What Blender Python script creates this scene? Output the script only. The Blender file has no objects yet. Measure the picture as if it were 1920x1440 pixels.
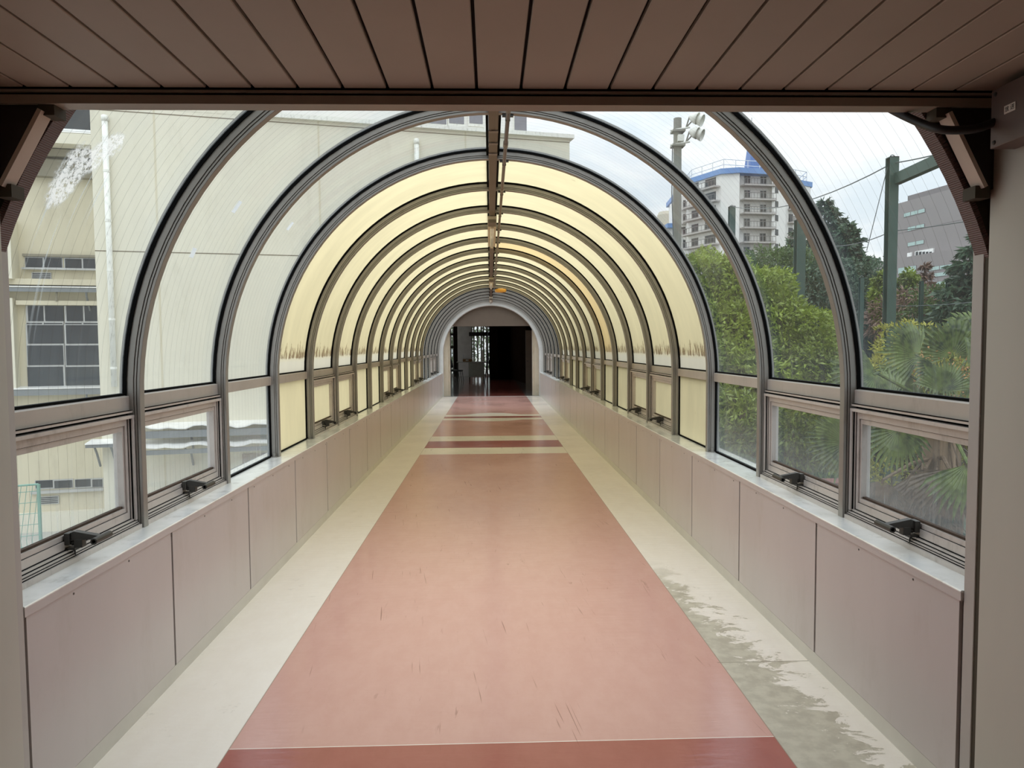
import bpy, math, random
from mathutils import Vector, Matrix
R = math.radians
PI = math.pi
random.seed(7)

# ------------------------------------------------------------------ camera
CX, CH = -0.0299, 1.4827
YAW, PIT, ROL = 0.0302, 0.0526, -0.0068
FPX = 1335.0
scene = bpy.context.scene
col = scene.collection
_cy, _sy = math.cos(YAW), math.sin(YAW)
FWD = Vector((_sy * math.cos(PIT), _cy * math.cos(PIT), -math.sin(PIT)))
_rt = Vector((_cy, -_sy, 0)); _up = _rt.cross(FWD)
RGT = _rt * math.cos(ROL) + _up * math.sin(ROL)
UPV = -_rt * math.sin(ROL) + _up * math.cos(ROL)
CAM = Vector((CX, 0, CH))
cd = bpy.data.cameras.new('camera'); cam = bpy.data.objects.new('camera', cd); col.objects.link(cam)
cd.sensor_width = 36.0; cd.lens = FPX / 1920 * 36; cd.clip_start = 0.02; cd.clip_end = 2000
_m = Matrix((RGT, UPV, -FWD)).transposed().to_4x4(); _m.translation = CAM
cam.matrix_world = _m
scene.camera = cam

# ------------------------------------------------------------------ sky, light and exposure
scene.view_settings.view_transform = 'Standard'
scene.view_settings.look = 'None'
scene.view_settings.exposure = 0.54
scene.view_settings.gamma = 1.0
scene.view_settings.use_curve_mapping = False
scene.cycles.use_denoising = True
scene.cycles.max_bounces = 10
scene.cycles.diffuse_bounces = 5
scene.cycles.glossy_bounces = 4
scene.cycles.transparent_max_bounces = 24
scene.cycles.transmission_bounces = 8
scene.cycles.sample_clamp_indirect = 6.0
scene.cycles.caustics_reflective = False
scene.cycles.caustics_refractive = False
SKY_HORIZON, SKY_ZENITH = 0.765, 1.72
world = bpy.data.worlds.new('overcast_sky'); scene.world = world
world.use_nodes = True
wt = world.node_tree; wt.nodes.clear()


class NT:
    """small helper over a node tree"""
    def __init__(s, tree): s.t = tree
    def n(s, typ, **kw):
        nd = s.t.nodes.new(typ)
        for k, v in kw.items(): setattr(nd, k, v)
        return nd
    def put(s, sock, v):
        if hasattr(v, 'is_linked') or hasattr(v, 'links'): s.t.links.new(v, sock)
        elif isinstance(v, (tuple, list)) and len(v) == 3 and sock.type == 'RGBA': sock.default_value = (*v, 1)
        else: sock.default_value = v
    def math(s, op, a, b=None, c=None, clamp=False):
        nd = s.n('ShaderNodeMath', operation=op); nd.use_clamp = clamp
        s.put(nd.inputs[0], a)
        if b is not None: s.put(nd.inputs[1], b)
        if c is not None: s.put(nd.inputs[2], c)
        return nd.outputs[0]
    def mix(s, f, a, b, bt='MIX'):
        nd = s.n('ShaderNodeMix', data_type='RGBA', blend_type=bt)
        s.put(nd.inputs[0], f); s.put(nd.inputs[6], a); s.put(nd.inputs[7], b)
        return nd.outputs[2]
    def noise(s, vec, scale, detail=3.0, rough=0.55, dist=0.0):
        nd = s.n('ShaderNodeTexNoise')
        if vec is not None: s.put(nd.inputs['Vector'], vec)
        nd.inputs['Scale'].default_value = scale; nd.inputs['Detail'].default_value = detail
        nd.inputs['Roughness'].default_value = rough; nd.inputs['Distortion'].default_value = dist
        return nd.outputs['Fac']
    def ramp(s, v, a, b, lo=0.0, hi=1.0, smooth=True):
        nd = s.n('ShaderNodeMapRange'); nd.interpolation_type = 'SMOOTHSTEP' if smooth else 'LINEAR'
        s.put(nd.inputs[0], v); nd.inputs[1].default_value = a; nd.inputs[2].default_value = b
        nd.inputs[3].default_value = lo; nd.inputs[4].default_value = hi
        return nd.outputs[0]
    def pos(s): return s.n('ShaderNodeNewGeometry').outputs['Position']
    def xyz(s, v):
        nd = s.n('ShaderNodeSeparateXYZ'); s.put(nd.inputs[0], v); return nd.outputs
    def comb(s, x, y, z):
        nd = s.n('ShaderNodeCombineXYZ'); s.put(nd.inputs[0], x); s.put(nd.inputs[1], y); s.put(nd.inputs[2], z); return nd.outputs[0]
    def scale(s, v, k):
        nd = s.n('ShaderNodeVectorMath', operation='MULTIPLY'); s.put(nd.inputs[0], v); nd.inputs[1].default_value = k; return nd.outputs[0]
    def link(s, a, b): s.t.links.new(a, b)


w = NT(wt)
tc = w.n('ShaderNodeTexCoord')
dx, dy, dz = w.xyz(tc.outputs['Generated'])
den = w.math('ADD', w.math('MAXIMUM', dz, 0.0), 0.22)
cv = w.comb(w.math('DIVIDE', dx, den), w.math('DIVIDE', dy, den), 0.0)
cl = w.noise(cv, 1.7, 6.0, 0.6, 0.4)
ccol = w.mix(w.ramp(cl, 0.36, 0.62), (0.76, 0.855, 0.93), (0.965, 1.0, 1.02))
lum = w.ramp(dz, 0.12, 0.85, SKY_HORIZON, SKY_ZENITH)
bg = w.n('ShaderNodeBackground'); w.put(bg.inputs[0], ccol); w.put(bg.inputs[1], lum)
w.link(bg.outputs[0], w.n('ShaderNodeOutputWorld').inputs[0])


# ------------------------------------------------------------------ materials
def lin(r, g, b):
    f = lambda c: (c / 255 / 12.92) if c / 255 <= 0.04045 else ((c / 255 + 0.055) / 1.055) ** 2.4
    return (f(r), f(g), f(b))


MATS = {}


def new_mat(name):
    m = bpy.data.materials.new(name); m.use_nodes = True
    t = m.node_tree; t.nodes.clear()
    n = NT(t); out = n.n('ShaderNodeOutputMaterial')
    MATS[name] = m
    return m, n, out


def pbr(name, rgb, rough=0.5, metal=0.0, var=0.08, vs=4.0, stretch=(1, 1, 1), bump=0.0, bs=60.0, spec=0.5, dirt=None, coat=0.0):
    m, n, out = new_mat(name)
    b = n.n('ShaderNodeBsdfPrincipled')
    p = n.scale(n.pos(), stretch)
    f = n.noise(p, vs, 5.0)
    k = n.ramp(f, 0.3, 0.7, 1 - var, 1 + var, False)
    c = n.mix(1.0, rgb, n.comb(k, k, k), 'MULTIPLY')
    if dirt:
        drgb, amt, ds = dirt
        g = n.noise(n.scale(n.pos(), (1, 1, 0.35)), ds, 6.0, 0.7)
        c = n.mix(n.math('MULTIPLY', n.ramp(g, 0.5, 0.75), amt), c, drgb)
    n.put(b.inputs['Base Color'], c)
    b.inputs['Roughness'].default_value = rough; b.inputs['Metallic'].default_value = metal
    b.inputs['Specular IOR Level'].default_value = spec
    if coat: b.inputs['Coat Weight'].default_value = coat
    if bump:
        bp = n.n('ShaderNodeBump'); bp.inputs['Strength'].default_value = bump; bp.inputs['Distance'].default_value = 0.02
        n.put(bp.inputs['Height'], n.noise(p, bs, 4.0)); n.link(bp.outputs[0], b.inputs['Normal'])
    n.link(b.outputs[0], out.inputs[0])
    return m


ALU = pbr('bronze_anodised_aluminium', lin(150, 146, 140), 0.36, 0.3, 0.07, 6, (1, 1, 0.3), dirt=(lin(96, 84, 72), 0.25, 9))
ALU_LIGHT = pbr('sash_aluminium', lin(204, 196, 190), 0.34, 0.2, 0.07, 8, (1, 0.4, 1), dirt=(lin(110, 98, 88), 0.35, 14))
RAILALU = pbr('transom_aluminium', lin(186, 178, 171), 0.36, 0.2, 0.06, 8, (1, 0.4, 1), dirt=(lin(130, 120, 110), 0.25, 14))
SILL = pbr('worn_aluminium_sill', lin(236, 237, 236), 0.2, 0.25, 0.10, 7, dirt=(lin(130, 118, 104), 0.4, 11))
RUBBER = pbr('black_rubber', (0.003, 0.003, 0.003), 0.8, 0, 0.0, spec=0.08)
PANEL = pbr('taupe_painted_panel', lin(194, 186, 183), 0.28, 0.0, 0.04, 2.2, (1, 1, 0.5), dirt=(lin(172, 162, 152), 0.35, 5))
SEALANT = pbr('brown_cracked_sealant', lin(70, 54, 42), 0.9, 0, 0.3, 30)
PANEL_GAP = pbr('dark_panel_joint', lin(78, 76, 76), 0.6)
BASEB = pbr('grey_vinyl_baseboard', lin(202, 198, 188), 0.4, 0, 0.05, 5)
JAMB = pbr('grey_painted_jamb', lin(182, 176, 170), 0.45, 0.0, 0.04, 3, (1, 1, 0.4), dirt=(lin(130, 118, 108), 0.25, 6))
WALLP = pbr('vestibule_wall_paint', lin(192, 188, 176), 0.5, 0.0, 0.05, 2.5, (1, 1, 0.4))
OLIVE = pbr('olive_joint_filler', lin(70, 62, 48), 0.8)
CEILP = pbr('brown_painted_spandrel', lin(172, 158, 144), 0.55, 0.0, 0.04, 4)
CEILGAP = pbr('ceiling_void', lin(24, 16, 14), 0.9)
HEADER = pbr('brown_header_paint', lin(158, 144, 130), 0.5)
DARKBR = pbr('shaded_brown_panel', lin(40, 28, 25), 0.5)  # soffit shadow is put into this brown
CHAMF = pbr('light_brown_chamfer_board', lin(200, 182, 168), 0.5)
RIDGEM = pbr('bronze_ridge_metal', lin(116, 104, 90), 0.45, 0.2)
PIPEM = pbr('brown_painted_pipe', lin(132, 118, 106), 0.4, 0.0)
DARKMETAL = pbr('dark_bronze_handle', lin(66, 64, 60), 0.45, 0.3)
TUBE = pbr('unlit_fluorescent_tube', lin(244, 242, 236), 0.25)
FIXT = pbr('aged_light_housing', lin(212, 198, 176), 0.4)
ORANGE = pbr('amber_plastic_lamp_cover', lin(236, 172, 70), 0.35)
BOXM = pbr('brown_steel_box', lin(104, 86, 80), 0.45, 0.1)
HOSEM = pbr('black_flexible_conduit', lin(34, 27, 27), 0.5)
STICKER = pbr('white_sticker', lin(226, 218, 210), 0.6)
INK = pbr('black_ink', (0.01, 0.01, 0.01), 0.7)
CREAMPOST = pbr('cream_door_frame_paint', lin(206, 196, 176), 0.45, 0, 0.05, 5, dirt=(lin(150, 130, 100), 0.4, 8))
ENDRING = pbr('light_grey_arch_cover', lin(216, 218, 216), 0.4)
LINTEL = pbr('brown_lintel_panel', lin(104, 90, 78), 0.5)
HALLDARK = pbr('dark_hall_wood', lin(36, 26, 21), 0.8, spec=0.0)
HALLWALL = pbr('hall_plaster', lin(238, 236, 234), 0.7)
DESKM = pbr('grey_steel_desk', lin(178, 186, 184), 0.45)
DESKTOP = pbr('pale_grey_desk_top', lin(190, 192, 190), 0.35)
BLACKM = pbr('black_vinyl', (0.012, 0.012, 0.013), 0.45)
CARD = pbr('brown_cardboard', lin(150, 116, 82), 0.8)
PAPER = pbr('white_paper', lin(226, 228, 230), 0.7)
# outside
CREAMW = pbr('cream_concrete_wall', lin(222, 217, 199), 0.8, 0, 0.04, 0.9, (1, 1, 0.3), dirt=(lin(180, 172, 150), 0.25, 1.6))
TANW = pbr('tan_concrete_wall', lin(210, 202, 178), 0.8, 0, 0.05, 0.9, (1, 1, 0.3), dirt=(lin(160, 148, 126), 0.3, 1.4))
SOFFITW = pbr('grey_shaded_concrete', lin(142, 136, 120), 0.85, 0, 0.08, 1.5)  # shading under the wing's eaves is put into this grey
CRACK = pbr('dark_wall_joint', lin(120, 110, 92), 0.9)
WHITEP = pbr('white_pvc_pipe', lin(236, 236, 228), 0.45, 0, 0.03, 6, dirt=(lin(120, 116, 108), 0.5, 16))
WINALU = pbr('window_aluminium', lin(186, 186, 184), 0.4, 0.3)
WINGLASS = pbr('dark_window_glass', lin(46, 50, 54), 0.08, 0, 0.25, 1.5)
WINGLASS2 = pbr('pale_green_window_glass', lin(172, 196, 192), 0.1, 0, 0.06, 1)
WHITEMETAL = pbr('white_canopy_metal', lin(240, 240, 238), 0.35, 0.1)
GREYMETAL = pbr('grey_canopy_fascia', lin(128, 132, 134), 0.4, 0.2)
GREENMESH = pbr('green_fence_wire', lin(120, 160, 146), 0.5)
GROUND = pbr('grey_concrete_ground', lin(176, 174, 166), 0.9, 0, 0.12, 0.4)
EARTH = pbr('dark_planted_ground', lin(58, 62, 44), 0.95, 0, 0.2, 0.6)
APTW = pbr('white_apartment_wall', lin(232, 230, 226), 0.85, 0, 0.03, 0.3)
APTG = pbr('grey_balcony_wall', lin(178, 172, 168), 0.8, 0, 0.05, 0.3)
BLUE = pbr('blue_roof_cladding', lin(108, 146, 200), 0.5, 0, 0.05, 0.5)
BLUETOWER = pbr('blue_tower_cladding', lin(74, 112, 168), 0.5, 0, 0.08, 0.5)
RAILW = pbr('white_roof_railing', lin(206, 208, 208), 0.5)
RAILG = pbr('grey_balcony_rail', lin(120, 116, 114), 0.5)
OFFICE = pbr('grey_tile_cladding', lin(146, 140, 140), 0.7, 0, 0.03, 0.3)
OFFICE2 = pbr('dark_grey_cladding', lin(128, 122, 124), 0.7)
GREENPOLE = pbr('dark_green_painted_steel', lin(52, 76, 66), 0.5, 0.1, 0.1, 2)
CONCPOLE = pbr('concrete_pole', lin(132, 132, 122), 0.8, 0, 0.08, 1.2)
LAMPW = pbr('white_floodlight', lin(222, 222, 214), 0.4)
WIREM = pbr('steel_cable', lin(90, 96, 96), 0.5, 0.2)
BRICKRED = pbr('dark_red_planter', lin(110, 62, 54), 0.7)
BARK = pbr('brown_bark', lin(92, 76, 60), 0.9, 0, 0.25, 4, bump=0.4, bs=25)
FIBRE = pbr('palm_trunk_fibre', lin(110, 92, 72), 0.9, 0, 0.3, 8, (1, 1, 0.2), bump=0.5, bs=30)


def leaf_mat(name, a, b, trans=0.35, vs=1.2):
    m, n, out = new_mat(name)
    c = n.mix(n.ramp(n.noise(n.pos(), vs, 3.0, 0.65), 0.36, 0.64), a, b)
    c = n.mix(n.ramp(n.noise(n.pos(), 23.0, 1.0), 0.3, 0.7, 0, 0.45), c, tuple(min(1, x * 1.7 + 0.01) for x in b))
    d = n.n('ShaderNodeBsdfDiffuse'); n.put(d.inputs[0], c)
    t = n.n('ShaderNodeBsdfTranslucent'); n.put(t.inputs[0], c)
    g = n.n('ShaderNodeBsdfGlossy'); g.inputs['Roughness'].default_value = 0.45
    s1 = n.n('ShaderNodeMixShader'); s1.inputs[0].default_value = trans
    n.link(d.outputs[0], s1.inputs[1]); n.link(t.outputs[0], s1.inputs[2])
    s2 = n.n('ShaderNodeMixShader'); s2.inputs[0].default_value = 0.05
    n.link(s1.outputs[0], s2.inputs[1]); n.link(g.outputs[0], s2.inputs[2])
    n.link(s2.outputs[0], out.inputs[0])
    return m


TAPE = leaf_mat('white_tape', (0.85, 0.87, 0.88), (0.9, 0.92, 0.93), 0.75)
LEAF_LIGHT = leaf_mat('light_green_leaves', lin(52, 68, 24), lin(132, 150, 52), 0.25)
LEAF_YEL = leaf_mat('yellow_green_leaves', lin(98, 102, 36), lin(166, 164, 70))
LEAF_DARK = leaf_mat('dark_conifer_needles', lin(44, 62, 50), lin(78, 100, 76), 0.2)
LEAF_MID = leaf_mat('mid_green_leaves', lin(46, 66, 38), lin(90, 112, 58))
LEAF_BROWN = leaf_mat('brown_red_twigs', lin(84, 66, 60), lin(126, 100, 84), 0.15)
PALM_G = leaf_mat('palm_leaf_green', lin(44, 62, 36), lin(98, 114, 56), 0.25, 3.0)
PALM_D = leaf_mat('dead_palm_leaf', lin(70, 58, 48), lin(112, 94, 76), 0.25, 3.0)
SEED_O = leaf_mat('orange_palm_flowers', lin(150, 108, 62), lin(180, 138, 84), 0.2, 5.0)

Y1 = 3.1595          # far edge of the first arch rib
NB = 19              # arch ribs
RI = 1.5465          # inner radius of the ribs
ZS = 1.263           # springing height
ZSILL = 0.703
PW = 1.4497          # face of the low side walls
YEND = 21.20


def cyl(px, py, side=-1, r=1.6145):
    """point of a curved pane seen at a picture point: (y, arc length from the crown, xyz)"""
    d = ray(px, py); o = CAM - Vector((0, 0, ZS))
    a = d.x * d.x + d.z * d.z; b = o.x * d.x + o.z * d.z; c = o.x * o.x + o.z * o.z - r * r
    t = (-b + math.sqrt(b * b - a * c)) / a; p = CAM + d * t
    return p.y, r * math.atan2(abs(p.x), p.z - ZS), p


def ray(px, py):
    return (FWD + RGT * ((px - 960) / FPX) - UPV * ((py - 720) / FPX))


def pane_clear(name, haze=0.10, low=0.30, splash=None):
    """wired glass: clear, with dirt film, fine wires running round the arch, scratches near the near edge"""
    m, n, out = new_mat(name)
    p = n.pos(); x, y, z = n.xyz(p)
    yy = n.math('SUBTRACT', y, Y1)
    fr = n.math('FRACT', n.math('DIVIDE', yy, 0.0565))
    wire = n.math('LESS_THAN', fr, 0.028)
    ang = n.math('ARCTAN2', n.math('ABSOLUTE', x), n.math('SUBTRACT', z, ZS))
    sv = n.comb(n.math('MULTIPLY', yy, 22.0), n.math('MULTIPLY', ang, 1.6), n.math('MULTIPLY', x, 0.6))
    streak = n.ramp(n.noise(sv, 1.0, 4.0, 0.7), 0.5, 0.8)
    blot = n.ramp(n.noise(p, 1.7, 5.0, 0.65), 0.42, 0.75)
    yf = n.math('FRACT', yy)
    edge = n.math('MAXIMUM', n.ramp(yf, 0.80, 0.97), n.ramp(yf, 0.10, 0.0))
    lowd = n.math('MAXIMUM', n.ramp(z, 1.62, 1.29, 0, 1), 0.0)
    lowd = n.math('MULTIPLY', lowd, n.math('GREATER_THAN', z, 1.25))
    lowp = n.math('MULTIPLY', n.ramp(z, 1.05, 0.78, 0, 1), n.math('LESS_THAN', z, 1.25))
    ld = n.math('MULTIPLY', n.math('MAXIMUM', lowd, lowp), n.math('ADD', n.math('MULTIPLY', streak, 0.55), 0.35))
    f = n.math('ADD', haze, n.math('MULTIPLY', streak, 0.07))
    f = n.math('ADD', f, n.math('MULTIPLY', blot, 0.06))
    f = n.math('ADD', f, n.math('MULTIPLY', edge, 0.10))
    f = n.math('ADD', f, n.math('MULTIPLY', ld, low))
    if splash:
        s_ = n.math('MULTIPLY', ang, 1.6145); msk = None
        warp = n.math('MULTIPLY', n.math('SUBTRACT', n.noise(p, 16.0, 5.0, 0.7), 0.5), 0.10)
        for (ay, as_), (by, bs_), wd_ in splash:
            ey, es = by - ay, bs_ - as_; l2 = ey * ey + es * es
            uy = n.math('SUBTRACT', y, ay); us = n.math('SUBTRACT', s_, as_)
            t = n.math('DIVIDE', n.math('ADD', n.math('MULTIPLY', uy, ey), n.math('MULTIPLY', us, es)), l2, clamp=True)
            qy = n.math('SUBTRACT', uy, n.math('MULTIPLY', t, ey)); qs = n.math('SUBTRACT', us, n.math('MULTIPLY', t, es))
            dd = n.math('SQRT', n.math('ADD', n.math('MULTIPLY', qy, qy), n.math('MULTIPLY', qs, qs)))
            k = n.ramp(n.math('ADD', dd, warp), wd_, wd_ * 0.55)
            msk = k if msk is None else n.math('MAXIMUM', msk, k)
        holes = n.ramp(n.noise(p, 60.0, 3.0, 0.7), 0.33, 0.54)
        f = n.math('ADD', f, n.math('MULTIPLY', n.math('MULTIPLY', msk, holes), 0.75))
        (ay, as_), (by, bs_), wd_ = splash[0]
        rl = n.noise(n.comb(n.math('MULTIPLY', y, 40.0), n.math('MULTIPLY', s_, 1.0), 0.0), 1.0, 2.0)
        run = n.math('MULTIPLY', n.ramp(rl, 0.58, 0.66), n.math('MULTIPLY', n.ramp(s_, bs_ - 0.02, bs_ + 0.05), n.ramp(s_, as_ + 0.75, as_ + 0.05)))
        run = n.math('MULTIPLY', run, n.math('MULTIPLY', n.math('GREATER_THAN', y, ay - 0.12), n.math('LESS_THAN', y, by + 0.22)))
        f = n.math('ADD', f, n.math('MULTIPLY', run, 0.40))
    f = n.math('MINIMUM', f, 0.85)
    tr = n.n('ShaderNodeBsdfTransparent'); tr.inputs[0].default_value = (0.95, 0.965, 0.96, 1)
    df = n.n('ShaderNodeBsdfDiffuse'); df.inputs[0].default_value = (0.60, 0.66, 0.68, 1)
    tl = n.n('ShaderNodeBsdfTranslucent'); tl.inputs[0].default_value = (0.62, 0.68, 0.70, 1)
    if splash:
        for q_ in (df, tl): n.put(q_.inputs[0], n.mix(n.math('MULTIPLY', msk, holes), (0.62, 0.68, 0.70), (0.97, 0.97, 0.95)))
    film = n.n('ShaderNodeMixShader'); film.inputs[0].default_value = 0.7 if splash else 0.55
    n.link(df.outputs[0], film.inputs[1]); n.link(tl.outputs[0], film.inputs[2])
    s1 = n.n('ShaderNodeMixShader'); n.put(s1.inputs[0], f)
    n.link(tr.outputs[0], s1.inputs[1]); n.link(film.outputs[0], s1.inputs[2])
    wd = n.n('ShaderNodeBsdfDiffuse'); wd.inputs[0].default_value = (0.16, 0.15, 0.14, 1)
    s2 = n.n('ShaderNodeMixShader'); n.put(s2.inputs[0], n.math('MULTIPLY', wire, 0.5))
    n.link(s1.outputs[0], s2.inputs[1]); n.link(wd.outputs[0], s2.inputs[2])
    gl = n.n('ShaderNodeBsdfGlossy'); gl.inputs['Roughness'].default_value = 0.03
    lw = n.n('ShaderNodeFresnel')
    bfc = n.n('ShaderNodeNewGeometry').outputs['Backfacing']      # a thin sheet mirrors equally from both sides
    n.put(lw.inputs[0], n.math('ADD', n.math('MULTIPLY', bfc, 1 / 1.42 - 1.42), 1.42))
    s3 = n.n('ShaderNodeMixShader'); n.put(s3.inputs[0], n.math('MULTIPLY', lw.outputs[0], 0.75))
    n.link(s2.outputs[0], s3.inputs[1]); n.link(gl.outputs[0], s3.inputs[2])
    n.link(s3.outputs[0], out.inputs[0])
    return m


def pane_cream(name, tint):
    """yellowed translucent sheet with mould at the foot of the curve"""
    m, n, out = new_mat(name)
    p = n.pos(); x, y, z = n.xyz(p)
    ang = n.math('ARCTAN2', n.math('ABSOLUTE', x), n.math('SUBTRACT', z, ZS))
    sv = n.comb(n.math('MULTIPLY', y, 5.0), n.math('MULTIPLY', ang, 2.0), x)
    k = n.ramp(n.noise(sv, 1.0, 5.0, 0.6), 0.3, 0.7, 0.92, 1.06, False)
    c = n.mix(1.0, tint, n.comb(k, k, k), 'MULTIPLY')
    # pale washed foot of the curved sheet
    pale = n.math('MULTIPLY', n.ramp(z, 1.44, 1.36), n.math('GREATER_THAN', z, 1.25))
    c = n.mix(n.math('MULTIPLY', pale, 0.6), c, (0.72, 0.70, 0.64))
    # brown spikes of mould
    mv = n.comb(n.math('MULTIPLY', y, 34.0), n.math('MULTIPLY', z, 7.0), n.math('MULTIPLY', x, 1.0))
    mn = n.noise(mv, 1.0, 4.0, 0.7)
    band = n.math('MULTIPLY', n.ramp(z, 1.37, 1.41), n.ramp(z, 1.62, 1.42))
    mm = n.ramp(n.math('ADD', mn, n.math('MULTIPLY', band, 0.34)), 0.78, 0.87)
    mm = n.math('MULTIPLY', mm, n.math('GREATER_THAN', band, 0.02))
    spk = n.ramp(n.noise(n.comb(n.math('MULTIPLY', y, 9.0), n.math('MULTIPLY', ang, 14.0), x), 1.0, 2.0), 0.74, 0.80)
    mm = n.math('MAXIMUM', n.math('MULTIPLY', mm, 0.85), n.math('MULTIPLY', spk, 0.25))
    c = n.mix(mm, c, (0.20, 0.12, 0.06))
    tl = n.n('ShaderNodeBsdfTranslucent'); n.put(tl.inputs[0], c)
    df = n.n('ShaderNodeBsdfDiffuse'); n.put(df.inputs[0], c)
    s1 = n.n('ShaderNodeMixShader'); s1.inputs[0].default_value = 0.22
    n.link(tl.outputs[0], s1.inputs[1]); n.link(df.outputs[0], s1.inputs[2])
    gl = n.n('ShaderNodeBsdfGlossy'); gl.inputs['Roughness'].default_value = 0.25
    s3 = n.n('ShaderNodeMixShader'); s3.inputs[0].default_value = 0.04
    n.link(s1.outputs[0], s3.inputs[1]); n.link(gl.outputs[0], s3.inputs[2])
    n.link(s3.outputs[0], out.inputs[0])
    return m


GLASS = pane_clear('wired_glass', 0.04, 0.18)
_c = lambda px, py: cyl(px, py)[:2]
GLASS_SPL = pane_clear('wired_glass_with_splash', 0.04, 0.18, [(_c(112, 357), _c(150, 300), 0.075), (_c(150, 300), _c(175, 292), 0.045), (_c(168, 300), _c(212, 272), 0.06)])
GLASS_LOW = pane_clear('dirty_wired_glass', 0.09, 0.45)
CREAM = pane_cream('yellowed_sheet', (0.72, 0.625, 0.385))
CREAM_OR = pane_cream('amber_sheet', (0.72, 0.54, 0.27))
HALLGLASS = pane_clear('hall_window_glass', 0.05, 0.0)


def floor_mat():
    m, n, out = new_mat('vinyl_floor')
    p = n.pos(); x, y, z = n.xyz(p)
    ax = n.math('ABSOLUTE', n.math('SUBTRACT', x, 0.012))
    big = n.noise(p, 0.9, 4.0)
    fine = n.noise(n.comb(x, n.math('MULTIPLY', y, 0.5), z), 9.0, 6.0, 0.7)
    pink = n.mix(n.ramp(fine, 0.3, 0.7), lin(206, 158, 146), lin(210, 164, 152))
    red = n.mix(n.ramp(fine, 0.3, 0.7), lin(164, 92, 82), lin(170, 98, 88))
    cream = n.mix(n.ramp(fine, 0.3, 0.7), lin(243, 234, 222), lin(247, 239, 228))

    def between(a, b):
        return n.math('MULTIPLY', n.math('GREATER_THAN', y, a), n.math('LESS_THAN', y, b))
    # cross stripes
    c = pink
    bl = n.math('MAXIMUM', n.math('SUBTRACT', 0.40, n.math('MULTIPLY', n.math('MULTIPLY', x, x), 1.15)), 0.0)   # lens bulge of the far pair
    for (a, b) in ((9.80, 10.42), (11.18, 11.78)):
        c = n.mix(between(a, b), c, cream)
    c = n.mix(between(10.42, 11.18), c, red)
    c = n.mix(between(14.77, 15.14), c, red)
    lo = n.math('MULTIPLY', n.math('GREATER_THAN', y, n.math('SUBTRACT', 14.40, n.math('MULTIPLY', bl, 0.68))), n.math('LESS_THAN', y, 14.77))
    hi = n.math('MULTIPLY', n.math('GREATER_THAN', y, 15.14), n.math('LESS_THAN', y, n.math('ADD', 15.50, bl)))
    c = n.mix(n.math('MAXIMUM', lo, hi), c, cream)
    yj = n.math('ADD', y, n.math('MULTIPLY', x, 0.0))
    c = n.mix(n.math('LESS_THAN', yj, 2.595), c, red)
    c = n.mix(n.math('MULTIPLY', n.math('GREATER_THAN', yj, 2.592), n.math('LESS_THAN', yj, 2.596)), c, cream)
    # scuffs on the pink
    sc = n.noise(n.comb(n.math('MULTIPLY', x, 26.0), n.math('MULTIPLY', y, 3.0), 0.0), 1.0, 3.0, 0.6, 1.2)
    scm = n.math('MULTIPLY', n.ramp(sc, 0.63, 0.74), n.ramp(n.noise(p, 1.3, 2.0), 0.45, 0.65))
    c = n.mix(n.math('MULTIPLY', scm, 0.5), c, lin(120, 70, 62))
    s2 = n.noise(n.comb(n.math('ADD', n.math('MULTIPLY', x, 70.0), n.math('MULTIPLY', y, 9.0)), n.math('MULTIPLY', y, 1.6), 3.0), 1.0, 1.0, 0.5, 0.6)
    s2m = n.math('MULTIPLY', n.ramp(s2, 0.71, 0.75), n.ramp(n.noise(p, 2.1, 2.0), 0.50, 0.62))
    c = n.mix(n.math('MULTIPLY', s2m, 0.55), c, lin(112, 66, 58))
    edge = n.math('LESS_THAN', ax, 1.022)
    side = cream
    # bare patches of worn-off wax on the right strip
    wn = n.noise(n.comb(n.math('MULTIPLY', x, 3.0), n.math('MULTIPLY', y, 5.6), 0.0), 2.2, 9.0, 0.72, 0.5)
    lim = n.ramp(y, 2.3, 4.6, 0.36, 0.06, False)
    lim2 = n.math('ADD', 1.02, n.math('MULTIPLY', lim, 1.0))
    dd = n.math('SUBTRACT', lim2, x)
    wear = n.ramp(n.math('ADD', n.math('MULTIPLY', dd, 0.9), n.math('SUBTRACT', wn, 0.5)), -0.015, 0.015)
    wear = n.math('MULTIPLY', wear, n.math('MULTIPLY', n.math('GREATER_THAN', x, 1.034), n.ramp(y, 4.9, 4.2)))
    side = n.mix(n.math('MULTIPLY', wear, 0.9), side, n.mix(n.ramp(n.noise(p, 14.0, 4.0), 0.35, 0.65), lin(172, 163, 144), lin(194, 186, 166)))
    # scattered dirt near the left joint
    dn = n.ramp(n.noise(p, 6.0, 7.0, 0.75), 0.60, 0.72)
    side = n.mix(n.math('MULTIPLY', dn, 0.28), side, lin(150, 138, 122))
    c = n.mix(edge, side, c)
    seam = n.math('MULTIPLY', n.math('GREATER_THAN', ax, 1.0195), n.math('LESS_THAN', ax, 1.0245))
    c = n.mix(n.math('MULTIPLY', seam, 0.6), c, lin(140, 120, 100))
    js = n.math('MULTIPLY', n.math('GREATER_THAN', y, 3.222), n.math('MULTIPLY', n.math('LESS_THAN', y, 3.230), n.math('GREATER_THAN', x, 1.02)))
    c = n.mix(n.math('MULTIPLY', js, 0.6), c, lin(140, 130, 112))
    b = n.n('ShaderNodeBsdfPrincipled')
    n.put(b.inputs['Base Color'], c)
    rg = n.math('ADD', n.ramp(big, 0.35, 0.65, 0.15, 0.23), n.math('MULTIPLY', wear, 0.3))
    n.put(b.inputs['Roughness'], rg)
    b.inputs['Specular IOR Level'].default_value = 0.6
    bp = n.n('ShaderNodeBump'); bp.inputs['Strength'].default_value = 0.13; bp.inputs['Distance'].default_value = 0.01
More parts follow.
